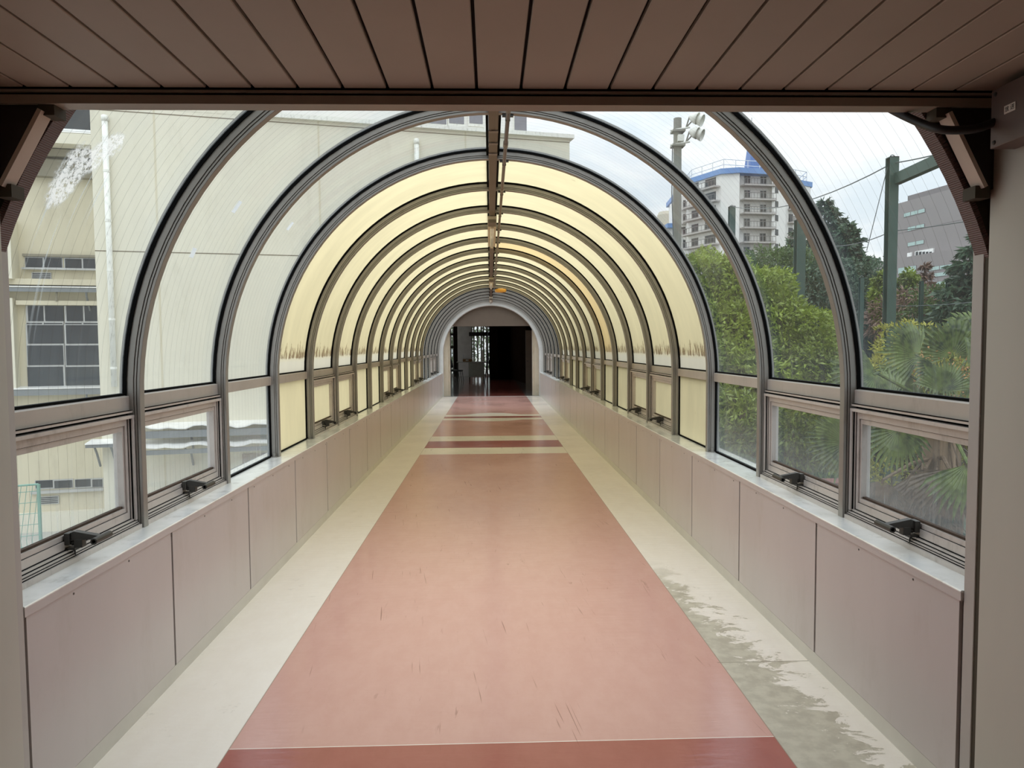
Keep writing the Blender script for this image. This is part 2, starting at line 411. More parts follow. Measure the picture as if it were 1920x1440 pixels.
    n.put(bp.inputs['Height'], n.noise(n.comb(n.math('MULTIPLY', x, 1.2), n.math('MULTIPLY', y, 6.0), 0.0), 5.0, 4.0)); n.link(bp.outputs[0], b.inputs['Normal'])
    n.link(b.outputs[0], out.inputs[0])
    return m


FLOORM = floor_mat()


def hall_floor_mat():
    m, n, out = new_mat('polished_hall_floor')
    x, y, z = n.xyz(n.pos())
    inside = n.math('LESS_THAN', n.math('ABSOLUTE', x), 1.02)
    c = n.mix(inside, lin(120, 116, 112), lin(140, 76, 66))
    b = n.n('ShaderNodeBsdfPrincipled'); n.put(b.inputs['Base Color'], c)
    b.inputs['Roughness'].default_value = 0.12
    n.link(b.outputs[0], out.inputs[0]); return m


HALLFLOOR = hall_floor_mat()


def bellows_mat():
    m, n, out = new_mat('ribbed_brown_bellows')
    x, y, z = n.xyz(n.pos())
    ang = n.math('ARCTAN2', x, n.math('SUBTRACT', z, ZS))
    s = n.math('SINE', n.math('MULTIPLY', ang, 2 * PI / 0.0042))
    b = n.n('ShaderNodeBsdfPrincipled')
    b.inputs['Base Color'].default_value = (*lin(116, 90, 84), 1); b.inputs['Roughness'].default_value = 0.55
    bp = n.n('ShaderNodeBump'); bp.inputs['Strength'].default_value = 0.8; bp.inputs['Distance'].default_value = 0.002
    n.put(bp.inputs['Height'], s); n.link(bp.outputs[0], b.inputs['Normal'])
    n.link(b.outputs[0], out.inputs[0]); return m


BELLOWS = bellows_mat()


# ------------------------------------------------------------------ mesh building
class MB:
    def __init__(s, T=None): s.v = []; s.f = []; s.T = T
    def add(s, vs, fs):
        b = len(s.v)
        if s.T: vs = [s.T(Vector(p)) for p in vs]
        s.v += [tuple(p) for p in vs]; s.f += [tuple(i + b for i in f) for f in fs]
        return s
    def box(s, x0, x1, y0, y1, z0, z1):
        x0, x1 = min(x0, x1), max(x0, x1); y0, y1 = min(y0, y1), max(y0, y1); z0, z1 = min(z0, z1), max(z0, z1)
        return s.add([(x0, y0, z0), (x1, y0, z0), (x1, y1, z0), (x0, y1, z0), (x0, y0, z1), (x1, y0, z1), (x1, y1, z1), (x0, y1, z1)],
                     [(0, 3, 2, 1), (4, 5, 6, 7), (0, 1, 5, 4), (1, 2, 6, 5), (2, 3, 7, 6), (3, 0, 4, 7)])
    def quad(s, a, b, c, d): return s.add([a, b, c, d], [(0, 1, 2, 3)])
    def prism(s, poly, ext):
        """closed polygon (3D points) pushed along a vector"""
        n = len(poly); e = Vector(ext)
        vs = [Vector(p) for p in poly] + [Vector(p) + e for p in poly]
        fs = [tuple(range(n - 1, -1, -1)), tuple(range(n, 2 * n))] + [(i, (i + 1) % n, n + (i + 1) % n, n + i) for i in range(n)]
        return s.add(vs, fs)
    def tube(s, pts, r, n=10, cap=True):
        pts = [Vector(p) for p in pts]; rs = r if isinstance(r, (list, tuple)) else [r] * len(pts)
        vs = []; u = None
        for i, p in enumerate(pts):
            a = pts[max(0, i - 1)]; b = pts[min(len(pts) - 1, i + 1)]
            d = (b - a).normalized()
            if u is None:
                u = Vector((0, 0, 1)) if abs(d.z) < 0.9 else Vector((1, 0, 0))
            u = (u - d * u.dot(d)).normalized(); w_ = d.cross(u)
            for k in range(n):
                t = 2 * PI * k / n
                vs.append(p + (u * math.cos(t) + w_ * math.sin(t)) * rs[i])
        fs = []
        for i in range(len(pts) - 1):
            for k in range(n):
                fs.append((i * n + k, i * n + (k + 1) % n, (i + 1) * n + (k + 1) % n, (i + 1) * n + k))
        if cap:
            fs.append(tuple(range(n - 1, -1, -1))); fs.append(tuple(range((len(pts) - 1) * n, len(pts) * n)))
        return s.add(vs, fs)
    def lathe(s, prof, c, n=24, axis=(0, 0, 1)):
        ax = Vector(axis).normalized(); u = ax.orthogonal().normalized(); w_ = ax.cross(u); c = Vector(c)
        vs = []
        for (r, h) in prof:
            for k in range(n):
                t = 2 * PI * k / n
                vs.append(c + ax * h + (u * math.cos(t) + w_ * math.sin(t)) * r)
        fs = []
        for i in range(len(prof) - 1):
            for k in range(n):
                fs.append((i * n + k, i * n + (k + 1) % n, (i + 1) * n + (k + 1) % n, (i + 1) * n + k))
        return s.add(vs, fs)
    def build(s, name, mat, parent=None, local=False, smooth=False, origin=None, bevel=0.0):
        me = bpy.data.meshes.new(name)
        o = bpy.data.objects.new(name, me); col.objects.link(o)
        vs = s.v
        if not local:
            if parent is not None: off = world_loc(parent)
            elif origin is not None: off = Vector(origin)
            else:
                xs = [p[0] for p in vs]; ys = [p[1] for p in vs]; zs = [p[2] for p in vs]
                off = Vector(((min(xs) + max(xs)) / 2, (min(ys) + max(ys)) / 2, min(zs)))
            vs = [(p[0] - off.x, p[1] - off.y, p[2] - off.z) for p in vs]
            if parent is None: o.location = off
        me.from_pydata(vs, [], s.f); me.materials.append(mat); me.update()
        if smooth: me.polygons.foreach_set('use_smooth', [True] * len(me.polygons))
        if parent is not None: o.parent = parent
        if bevel:
            b = o.modifiers.new('bevel', 'BEVEL'); b.width = bevel; b.segments = 2; b.limit_method = 'ANGLE'; b.angle_limit = R(40)
        return o


def world_loc(o):
    v = Vector(o.location)
    while o.parent is not None:
        o = o.parent; v = v + Vector(o.location)
    return v


def empty(name, loc):
    o = bpy.data.objects.new(name, None); col.objects.link(o); o.location = loc; o.empty_display_size = 0.1
    return o


def tag(o, label, cat=None, group=None, kind=None):
    o['label'] = label
    if cat: o['category'] = cat
    if group: o['group'] = group
    if kind: o['kind'] = kind
    return o


def struct(o, label, cat=None): return tag(o, label, cat, None, 'structure')


def shared(name, src, parent, loc=(0, 0, 0)):
    o = bpy.data.objects.new(name, src.data); col.objects.link(o); o.parent = parent; o.location = loc
    return o


def copy_tree(o, parent=None):
    c = o.copy(); col.objects.link(c); c.parent = parent
    for ch in list(o.children): copy_tree(ch, c)
    return c


def ray(px, py):
    return (FWD + RGT * ((px - 960) / FPX) - UPV * ((py - 720) / FPX))


def at_y(px, py, Y):
    d = ray(px, py); return CAM + d * (Y / d.y)


def on_plane(px, py, P0, nrm):
    d = ray(px, py); t = (Vector(P0) - CAM).dot(nrm) / d.dot(nrm); return CAM + d * t


ORD = ['first', 'second', 'third', 'fourth', 'fifth', 'sixth', 'seventh', 'eighth', 'ninth', 'tenth', 'eleventh', 'twelfth',
       'thirteenth', 'fourteenth', 'fifteenth', 'sixteenth', 'seventeenth', 'eighteenth', 'nineteenth']

# ------------------------------------------------------------------ floor, ground
fl = MB().box(-1.75, 1.75, -3.2, YEND, -0.20, 0.0).build('floor', FLOORM)
struct(fl, 'pink vinyl walkway with cream side strips and red cross stripes running down the bridge', 'floor')
hf = MB().box(-6, 4, YEND, 38, -0.20, 0.0).build('hall_floor', HALLFLOOR)
struct(hf, 'dark polished floor of the hall beyond the far doorway', 'floor')
th = MB().box(-1.45, 1.45, YEND - 0.03, YEND + 0.03, 0.0, 0.006).build('trim_1', WINALU)
struct(th, 'thin pale metal threshold strip where the walkway meets the dark hall', 'threshold')
g1 = MB().box(-250, 3.2, -40, 400, -4.3, -4.0).build('ground', GROUND)
struct(g1, 'grey paved yard below the bridge, on its left', 'ground')
g2 = MB().box(3.2, 400, -40, 500, -4.35, -4.0).build('ground', EARTH)
struct(g2, 'dark planted ground below the trees right of the bridge', 'ground')

# ------------------------------------------------------------------ low side walls
for side, sx in (('left', -1), ('right', 1)):
    wl = empty('wall_' + side, (sx * 1.55, 2.16, 0))
    struct(wl, 'low taupe panelled wall under the glazing on the %s side of the walkway' % side, 'wall')
    MB().box(sx * (PW + 0.012), sx * 1.72, 2.16, YEND, 0.0, ZSILL - 0.003).build('wall_core', PANEL_GAP, wl)
    ys = [2.165] + [3.164 + k for k in range(18)] + [YEND]
    for a, b in zip(ys[:-1], ys[1:]):
        if b - a < 0.2: continue
        MB().box(sx * PW, sx * (PW + 0.013), a + 0.008, b - 0.008, 0.068, 0.675).build('wall_panel', PANEL, wl)
    # sill: top sheet and drooping front lip
    MB().box(sx * (PW - 0.005), sx * (PW + 0.004), 2.16, YEND, 0.672, 0.6995).build('sill_fascia', PANEL, wl)
    m_ = MB(); yy = 2.42
    while yy < 12:
        m_.lathe([(0.0, 0.0012), (0.004, 0.001), (0.0045, 0.0)], (sx * PW, yy, 0.655), 8, (-sx, 0, 0)); yy += 0.37
    m_.build('screw_heads', DARKMETAL, wl)
    prof = [(PW - 0.006, 0.6995), (PW - 0.006, 0.703), (PW - 0.003, 0.706), (1.60, ZSILL), (1.70, ZSILL), (1.70, ZSILL - 0.02), (PW + 0.004, ZSILL - 0.02), (PW + 0.004, 0.6995)]
    poly = [(sx * x, 2.16, z) for x, z in prof]
    if sx > 0: poly = poly[::-1]
    MB().prism(poly, (0, YEND - 2.16, 0)).build('windowsill', SILL, wl)
    bb = MB()
    bb.box(sx * (PW + 0.001), sx * (PW + 0.02), 2.16, YEND, 0.0, 0.066)
    bo = bb.build('baseboard_' + side, BASEB)
    struct(bo, 'pale grey vinyl baseboard strip along the foot of the %s wall' % side, 'baseboard')

# ------------------------------------------------------------------ arch ribs
def arc_path(n=56):
    pts = [(-1, 0.0, None)]
    out = []
    out.append(('leg', -1, ZSILL)); out.append(('leg', -1, ZS - 0.25))
    for k in range(n + 1):
        out.append(('arc', PI - PI * k / n, None))
    out.append(('leg', 1, ZS - 0.25)); out.append(('leg', 1, ZSILL))
    return out


def sweep_arch(mb, prof, closed=True, r0=RI, path=None, z0=ZSILL):
    path = path or arc_path()
    m = len(prof); vs = []
    for kind, a, z in path:
        for (rho, y) in prof:
            r = r0 + rho
            if kind == 'leg': vs.append((a * r, y, z))
            else: vs.append((r * math.cos(a), y, ZS + r * math.sin(a)))
    fs = []
    for i in range(len(path) - 1):
        for k in range(m if closed else m - 1):
            k2 = (k + 1) % m
            fs.append((i * m + k, i * m + k2, (i + 1) * m + k2, (i + 1) * m + k))
    if closed:
        fs.append(tuple(range(m - 1, -1, -1))); fs.append(tuple(range((len(path) - 1) * m, len(path) * m)))
    mb.add(vs, fs)


RIBPROF = [(0, 0), (0, -0.037), (0.002, -0.039), (0.012, -0.039), (0.012, -0.033), (0.016, -0.033), (0.016, -0.041), (0.023, -0.041), (0.023, -0.036),
           (0.027, -0.036), (0.027, -0.044), (0.054, -0.044), (0.056, -0.042), (0.085, -0.042), (0.085, 0)]
GASKET = [(0.053, -0.051), (0.072, -0.051), (0.072, -0.0435), (0.053, -0.0435)]
rib0 = gask0 = brk0 = None
for k in range(NB):
    y = Y1 + k
    if k == 0:
        mb = MB(); sweep_arch(mb, RIBPROF); rib0 = mb.build('arch_rib', ALU, local=True); rib = rib0
        mb = MB(); sweep_arch(mb, GASKET); gask0 = mb.build('gasket', RUBBER, rib0, local=True)
        brk0 = []
        for sx in (-1, 1):
            mb = MB(); mb.box(sx * 1.556, sx * 1.598, -0.070, -0.044, ZSILL, ZSILL + 0.006); mb.box(sx * 1.570, sx * 1.586, -0.062, -0.044, ZSILL, ZSILL + 0.03)
            brk0.append(mb.build('foot_bracket', ALU, rib0, local=True))
    else:
        rib = bpy.data.objects.new('arch_rib', rib0.data); col.objects.link(rib)
        shared('gasket', gask0, rib)
        for b in brk0: shared('foot_bracket', b, rib)
    rib.location = (0, y, 0)
    if k < 3: lb = 'grey aluminium arch rib framing clear panes, %s from the near end of the tunnel' % ORD[k]
    elif k < 14: lb = 'brownish aluminium arch rib among the cream panes, %s from the near end' % ORD[k]
    else: lb = 'pale grey arch rib close to the dark far doorway, %s from the near end' % ORD[k]
    tag(rib, lb, 'arch rib', 'arch ribs of the tunnel')

# ------------------------------------------------------------------ glazing bays
OPER = {1, 2, 5, 6, 9, 10, 13, 14, 17, 18}
CREAMB = set(range(4, 15))
PR = RI + 0.068
cache = {}


def cached(key, name, maker, mat, parent, loc=(0, 0, 0), smooth=False, bevel=0.0):
    """first call builds the mesh at the bay origin, later calls share it"""
    if key in cache:
        return shared(name, cache[key], parent, loc)
    o = maker().build(name, mat, parent, local=True, smooth=smooth, bevel=bevel)
    o.location = loc
    cache[key] = o
    return o


BY0, BY1 = 0.0, 1.0 - 0.044      # bay runs from the far face of one rib to the near face of the next


def curved(sx):
    def f():
        mb = MB(); n = 30; vs = []
        a0 = math.asin((1.287 - ZS) / PR); a1 = math.acos(0.040 / PR)
        for i in range(n + 1):
            a = a0 + (a1 - a0) * i / n
            x = sx * PR * math.cos(a); z = ZS + PR * math.sin(a)
            vs += [(x, BY0 - 0.01, z), (x, BY1 + 0.008, z)]
        mb.add(vs, [(2 * i, 2 * i + 1, 2 * i + 3, 2 * i + 2) for i in range(n)])
        return mb
    return f


def rail(sx):
    def f():
        mb = MB()
        poly = [(sx * 1.590, BY0, 1.220), (sx * 1.590, BY0, 1.277), (sx * 1.592, BY0, 1.280), (sx * 1.604, BY0, 1.283), (sx * 1.640, BY0, 1.283), (sx * 1.640, BY0, 1.220)]
        if sx > 0: poly = poly[::-1]
        return mb.prism(poly, (0, BY1 - BY0, 0))
    return f


def seal_top(sx):
    def f():
        mb = MB(); mb.box(sx * 1.604, sx * 1.630, BY0, BY1, 1.283, 1.293)
        mb.box(sx * 1.600, sx * 1.626, BY1 - 0.012, BY1 - 0.001, 0.71, 1.219) if False else None
        return mb
    return f


def low_fixed(sx):
    def f(): return MB().quad((sx * 1.612, BY0, 0.708), (sx * 1.612, BY1, 0.708), (sx * 1.612, BY1, 1.222), (sx * 1.612, BY0, 1.222))
    return f


def fixed_seal(sx):
    def f():
        mb = MB(); mb.box(sx * 1.602, sx * 1.625, BY0, BY1, ZSILL, 0.713); mb.box(sx * 1.600, sx * 1.606, BY0, BY1, ZSILL, 0.706)
        return mb
    return f


def frame_outer(sx):
    def f():
        mb = MB(); xb = 1.64
        mb.box(sx * 1.577, sx * xb, BY0, BY1, 1.209, 1.2195)
        mb.box(sx * 1.602, sx * xb, BY0, BY1, 1.199, 1.209)
        mb.box(sx * 1.570, sx * xb, BY0, BY1, 1.186, 1.199)
        for (a, b) in ((BY0, BY0 + 0.016), (BY1 - 0.016, BY1)):
            mb.box(sx * 1.571, sx * xb, a, b, 0.742, 1.186)
        for (a, b) in ((BY0 + 0.016, BY0 + 0.024), (BY1 - 0.024, BY1 - 0.016)):
            mb.box(sx * 1.584, sx * xb, a, b, 0.748, 1.186)
        mb.box(sx * 1.553, sx * xb, BY0, BY1, ZSILL, 0.722)
        mb.box(sx * 1.566, sx * xb, BY0, BY1, 0.722, 0.729)
        mb.box(sx * 1.571, sx * xb, BY0, BY1, 0.729, 0.737)
        mb.box(sx * 1.580, sx * xb, BY0, BY1, 0.737, 0.748)
        return mb
    return f


def sash(sx):
    def f():
        mb = MB(); xb = 1.636; a, b = BY0 + 0.026, BY1 - 0.026
        z0, z1 = 0.750, 1.184
        xf, xm = 1.590, 1.597
        mb.box(sx * xf, sx * xb, a, b, 1.156, z1)
        mb.box(sx * xm, sx * xb, a, b, 1.133, 1.1555)
        mb.box(sx * xf, sx * xb, a, b, z0, 0.782)
        mb.box(sx * xm, sx * xb, a, b, 0.7825, 0.802)
        for (p, q, p2, q2) in ((a, a + 0.018, a + 0.0185, a + 0.030), (b - 0.018, b, b - 0.030, b - 0.0185)):
            mb.box(sx * xf, sx * xb, p, q, 0.782, 1.156)
            mb.box(sx * xm, sx * xb, p2, q2, 0.802, 1.133)
        return mb
    return f


def frame_gaps(sx):  # dark strips draw the shade in the corners of the frame steps
    def f():
        mb = MB()
        for (x, z0, z1) in ((1.5645, 0.7222, 0.7250), (1.5695, 0.7292, 0.7315), (1.5785, 0.7372, 0.7405), (1.5880, 0.7482, 0.7515), (1.5955, 0.7815, 0.7838), (1.5755, 1.2180, 1.2205), (1.5955, 1.1538, 1.1565), (1.5885, 1.1835, 1.1862), (1.599, 1.1995, 1.2085)):
            mb.box(sx * x, sx * (x + 0.012), BY0 + 0.004, BY1 - 0.004, z0, z1)
        for y in (BY0 + 0.0245, BY1 - 0.0265): mb.box(sx * 1.5885, sx * 1.60, y, y + 0.002, 0.752, 1.184)
        for y in (BY0 + 0.0165, BY1 - 0.0180): mb.box(sx * 1.578, sx * 1.60, y, y + 0.0015, 0.748, 1.184)
        return mb
    return f


def sash_seal(sx):
    def f(): return MB().box(sx * 1.606, sx * 1.624, BY0 + 0.056, BY1 - 0.056, 0.802, 0.811)
    return f


def sash_pane(sx):
    def f(): return MB().quad((sx * 1.622, BY0 + 0.05, 0.80), (sx * 1.622, BY1 - 0.05, 0.80), (sx * 1.622, BY1 - 0.05, 1.135), (sx * 1.622, BY0 + 0.05, 1.135))
    return f


def handle(sx):
    def f():
        mb = MB(); yc = 0.475; z = 0.797
        T = lambda d, h: (sx * (1.590 - d), yc, z + h)
        mb.box(sx * 1.572, sx * 1.592, yc - 0.020, yc + 0.020, 0.768, 0.812)        # back plate
        # tapering arm
        for (y0, y1) in ((yc - 0.013, yc + 0.013),):
            poly = [(sx * 1.575, y0, 0.812), (sx * 1.560, y0, 0.818), (sx * 1.470, y0, 0.800), (sx * 1.466, y0, 0.794), (sx * 1.475, y0, 0.786), (sx * 1.545, y0, 0.786), (sx * 1.575, y0, 0.782)]
            if sx < 0: poly = poly[::-1]
            mb.prism(poly, (0, y1 - y0, 0))
        # hollow cross bar
        n = 14; vs = []
        for (yy, r) in ((yc - 0.055, 0.0125), (yc + 0.055, 0.0125), (yc + 0.055, 0.007), (yc - 0.055, 0.007)):
            for k in range(n):
                t = 2 * PI * k / n; vs.append((sx * 1.466 + r * math.cos(t), yy, 0.790 + r * math.sin(t)))
        fs = [((i % 4) * n + k, (i % 4) * n + (k + 1) % n, ((i + 1) % 4) * n + (k + 1) % n, ((i + 1) % 4) * n + k) for i in range(4) for k in range(n)]
        mb.add(vs, fs)
        mb.box(sx * 1.530, sx * 1.560, yc - 0.014, yc + 0.014, 0.757, 0.788)        # striker block
        mb.box(sx * 1.555, sx * 1.590, yc - 0.018, yc + 0.022, 0.750, 0.758)        # keeper on the frame
        mb.lathe([(0.0, 0.012), (0.007, 0.010), (0.011, 0.004), (0.012, 0.0), (0.011, -0.004), (0.007, -0.010), (0.0, -0.012)], (sx * 1.570, yc, 0.775), 12)
        mb.tube([(sx * 1.568, yc + 0.004, 0.752), (sx * 1.566, yc + 0.004, 0.726)], 0.003, 6)
        return mb
    return f


wn = 0
for bay in range(1, NB + 1):
    y0 = Y1 + bay - 2
    cream = bay in CREAMB
    for side, sx in (('left', -1), ('right', 1)):
        wn += 1
        W = empty('window_%d' % wn, (0, y0, 0))
        pm = CREAM if cream else GLASS
        if bay == 8 and sx > 0: pm = CREAM_OR
        lowm = CREAM if cream else GLASS_LOW
        if bay == 1 and sx < 0: pm = GLASS_SPL
        key = (pm.name, sx)
        cached(('curved',) + key, 'curved_pane', curved(sx), pm, W, smooth=True)
        cached(('rail', sx), 'transom_rail', rail(sx), RAILALU, W)
        cached(('seal', sx), 'gasket', seal_top(sx), RUBBER, W)
        if bay in OPER:
            cached(('frame', sx), 'window_frame', frame_outer(sx), ALU_LIGHT, W)
            cached(('gaps', sx), 'shadow_strip', frame_gaps(sx), RUBBER, W)
            s = cached(('sash', sx), 'sash', sash(sx), ALU_LIGHT, W)
            cached(('spane', lowm.name, sx), 'pane', sash_pane(sx), lowm, s)
            cached(('sseal', sx), 'sealant', sash_seal(sx), SEALANT, s)
            h = cached(('handle', sx), 'handle', handle(sx), DARKMETAL, s, bevel=0.0015)
            desc = 'closed awning sash with dark handle below'
        else:
            cached(('lpane', lowm.name, sx), 'lower_pane', low_fixed(sx), lowm, W)
            cached(('fseal', sx), 'gasket', fixed_seal(sx), RUBBER, W)
            desc = 'fixed lower pane and no handle'
        struct(W, '%s glazing bay of the %s wall, %s from the near end, %s' % ('cream' if cream else 'clear', side, ORD[bay - 1], desc), 'window')

# scraps of white tape left on the curved panes of the left wall
for (wname, px, py, ln) in (('window_3', 362, 474, 0.05), ('window_3', 444, 388, 0.07), ('window_5', 544, 424, 0.06)):
    W = bpy.data.objects[wname]; y_, s_, p_ = cyl(px, py, r=1.6115)
    t_ = Vector((-(p_.z - ZS), 0, p_.x)).normalized() if False else Vector((p_.z - ZS, 0, -p_.x)).normalized(); a_ = Vector((0, 1, 0)) * 0.022; n_ = Vector((-p_.x, 0, -(p_.z - ZS))).normalized() * 0.0006
    MB().prism([p_ - t_ * ln / 2 - a_, p_ + t_ * ln / 2 - a_, p_ + t_ * ln / 2 + a_, p_ - t_ * ln / 2 + a_], n_).build('tape_scrap', TAPE, W)

# ------------------------------------------------------------------ ridge, pipe, lamps
rb = empty('ridge_beam', (0, 11.6, 2.80))
tag(rb, 'dark bronze ridge channel running along the top of the vaulted tunnel', 'beam')
Y0R, Y1R = 2.06, YEND
m_ = MB(); m_.box(-0.029, 0.029, Y0R, Y1R, 2.797, 2.86); m_.box(-0.022, -0.012, Y0R, Y1R, 2.794, 2.797); m_.box(0.012, 0.022, Y0R, Y1R, 2.794, 2.797)
m_.build('channel', RIDGEM, rb)
m_ = MB(); m_.box(-0.046, -0.0295, Y0R, Y1R, 2.835, 2.89); m_.box(0.0295, 0.046, Y0R, Y1R, 2.835, 2.89); m_.build('gasket', RUBBER, rb)
for yy in (4.42, 4.68, 4.93):
    MB().box(-0.030, 0.030, yy - 0.018, yy + 0.018, 2.7895, 2.7945).build('strap', PIPEM, rb)
pp = empty('conduit_pipe', (0.075, 11, 2.77))
tag(pp, 'thin brown conduit pipe clipped under the ribs just right of the ridge', 'pipe')
PX = lambda y: 0.086 - 0.0012 * y
MB().tube([(PX(2.06), 2.06, 2.782), (PX(15.9), 15.9, 2.782)], 0.0125, 12).build('tube', PIPEM, pp, smooth=True)
for yy in (3.95, 4.65, 5.95, 7.9, 9.4, 10.9, 12.4, 13.9):
    MB().tube([(PX(yy), yy - 0.05, 2.782), (PX(yy), yy + 0.05, 2.782)], 0.0165, 12).build('coupling', PIPEM, pp, smooth=True)
for k in range(13):
    yy = Y1 + k - 0.02
    if yy > 15.9: break
    m_ = MB(); m_.box(PX(yy) - 0.032, PX(yy) + 0.032, yy - 0.010, yy + 0.010, 2.7925, 2.808); m_.box(PX(yy) - 0.014, PX(yy) + 0.014, yy - 0.010, yy + 0.010, 2.770, 2.795)
    m_.build('clip', DARKMETAL, pp)


def tube_lamp(y0, lb):
    o = empty('fluorescent_lamp', (0, y0, 2.70)); tag(o, lb, 'lamp', 'tube lamps along the ridge')
    m = MB(); m.box(-0.045, 0.045, y0, y0 + 1.95, 2.758, 2.794); m.build('housing', FIXT, o, bevel=0.003)
    MB().box(-0.042, 0.042, y0 - 0.01, y0 + 0.24, 2.728, 2.7575).build('ballast_box', RIDGEM, o, bevel=0.003)
    MB().tube([(0, y0 + 0.30, 2.738), (0, y0 + 1.75, 2.738)], 0.019, 12).build('tube', TUBE, o, smooth=True)
    for ye in (y0 + 0.27, y0 + 1.76): MB().box(-0.018, 0.018, ye - 0.015, ye + 0.03, 2.715, 2.758).build('lamp_holder', FIXT, o)


tube_lamp(7.24, 'unlit tube lamp under the ridge, nearest of the three along the tunnel')
tube_lamp(13.6, 'unlit tube lamp under the ridge beside the amber disc lamp')
tube_lamp(18.9, 'unlit tube lamp under the ridge right before the far arch')
dl = empty('ceiling_lamp', (0.215, 16.12, 2.70))
tag(dl, 'round amber ceiling lamp cover fixed under an arch rib near the far end', 'lamp')
MB().lathe([(0, 0.078), (0.10, 0.078), (0.125, 0.07), (0.132, 0.045), (0.128, 0.018), (0.105, 0.004), (0, 0.0)], (0.215, 16.12, 2.700), 28).build('lamp_cover', ORANGE, dl, smooth=True)
MB().lathe([(0, 0.02), (0.06, 0.02), (0.06, 0.0), (0, 0.0)], (0.215, 16.12, 2.776), 20).build('base', FIXT, dl)

# ------------------------------------------------------------------ near opening: jambs, header, ceiling, walls
VW = 1.442
for side, sx in (('left', -1), ('right', 1)):
    jb = MB()
    JX = 1.447 if sx < 0 else 1.453
    jb.box(sx * JX, sx * (JX + 0.030), 2.110, 2.1585, -0.001, 1.93)
    o = jb.build('trim_2' if sx < 0 else 'trim_3', JAMB, bevel=0.002)
    struct(o, 'narrow grey metal jamb strip at the near end of the %s low wall' % side, 'trim')
    mb = MB(); mb.box(sx * (JX + 0.004), sx * 1.62, 2.062, 2.109, 0, 1.93)
    o = mb.build('trim_4' if sx < 0 else 'trim_5', OLIVE)
    struct(o, 'dark olive filler in the expansion joint beside the %s jamb' % side, 'trim')
    wv = MB().box(-1.400 if sx < 0 else 1.433, sx * 1.75, -3.2, 2.060, 0, 2.6).build('wall_near_' + side, WALLP)
    struct(wv, 'plain grey-beige wall of the near building at the %s picture edge' % side, 'wall')
    # corner chamfer of the opening
    pa = at_y(76 if sx < 0 else 1744, 209 if sx < 0 else 214, 2.06)
    CHT, CHB = (((-1.2585, 2.1359), (-1.372, 1.9336)) if sx < 0 else ((1.285, 2.1363), (1.3935, 1.929)))
    cz = lambda t: (CHT[0] + (CHB[0] - CHT[0]) * t, CHT[1] + (CHB[1] - CHT[1]) * t)
    mb = MB()
    (xa, za), (xb, zb) = cz(-0.02), cz(1.0)
    nrm = Vector((sx * (za - zb), 0, abs(xb - xa))).normalized() * 0.012
    q = [(xa, 2.030, za), (xb, 2.030, zb), (xb, 2.080, zb), (xa, 2.080, za)]
    mb.prism(q if sx > 0 else q[::-1], nrm)
    o = mb.build('trim_6' if sx < 0 else 'trim_7', CHAMF)
    struct(o, 'light brown sloping board across the upper %s corner of the opening' % side, 'trim')
    mb = MB()
    tri = [(CHT[0] + sx * 0.002, 2.05, 2.20), (CHT[0] + sx * 0.014, 2.05, CHT[1] + 0.01), (CHB[0] + sx * 0.014, 2.05, CHB[1]), (sx * 1.60, 2.05, 1.94), (sx * 1.60, 2.05, 2.20)]
    mb.prism(tri if sx < 0 else tri[::-1], (0, 0.035, 0))
    o = mb.build('trim_8' if sx < 0 else 'trim_9', DARKBR)
    struct(o, 'shade-darkened brown corner panel above the sloping board, upper %s' % side, 'trim')
    for (x, z) in (cz(-0.055), cz(1.05)):
        o = MB().box(x - 0.022, x + 0.022, 2.045, 2.10, z - 0.016, z + 0.020).build('corner_bracket', OLIVE)
        tag(o, 'small grey-brown metal bracket at the %s end of the sloping board, %s' % ('upper' if z > 2.05 else 'lower', side), 'bracket', 'brackets of the sloping corner boards')

# rubber bellows closing the joint round the arch
mb = MB(); pth = [('leg', -1, 1.0)] + [('arc', PI - PI * k / 64, None) for k in range(65)] + [('leg', 1, 1.0)]
sweep_arch(mb, [(-0.0135, 2.094), (-0.0135, 2.150), (0.004, 2.150), (0.004, 2.094)], True, RI, pth)
bl = mb.build('joint_bellows', BELLOWS, smooth=False)
tag(bl, 'finely ribbed brown bellows strip following the near arch at the expansion joint', 'joint seal')
mb = MB(); sweep_arch(mb, [(0.005, 2.102), (0.005, 2.15), (0.30, 2.15), (0.30, 2.102)], True, RI, pth)
o = mb.build('trim_10', OLIVE); struct(o, 'dark filler behind the ribbed bellows around the near arch', 'trim')
mb = MB(); sweep_arch(mb, [(0.0, 2.151), (0.0, 2.1595), (0.085, 2.1595), (0.085, 2.151)], True, RI, None)
o = mb.build('trim_11', ALU); struct(o, 'aluminium starter frame behind the bellows at the near end', 'trim')

hd = MB(); hd.box(-1.6, 1.6, 2.036, 2.09, 2.160, 2.184).build('trim_12', HEADER)
struct(bpy.data.objects['trim_12'], 'light brown header strip across the top of the near opening', 'header')
hd = MB(); hd.box(-1.6, 1.6, 2.045, 2.09, 2.184, 2.191); hd.box(-1.6, 1.6, 2.040, 2.09, 2.197, 2.33)
o = hd.build('trim_13', CEILGAP); struct(o, 'dark shadow joint between header and plank ceiling', 'trim')
o = MB().box(-1.6, 1.6, 2.032, 2.06, 2.191, 2.197).build('trim_14', HEADER); struct(o, 'thin brown edge bead over the header', 'trim')
# front wall of the near building above the opening, seen only from the tunnel side
o = MB().box(-1.75, 1.75, 2.06, 2.09, 2.21, 3.2).build('wall_near_above', WALLP); struct(o, 'wall of the near building above the opening', 'wall')
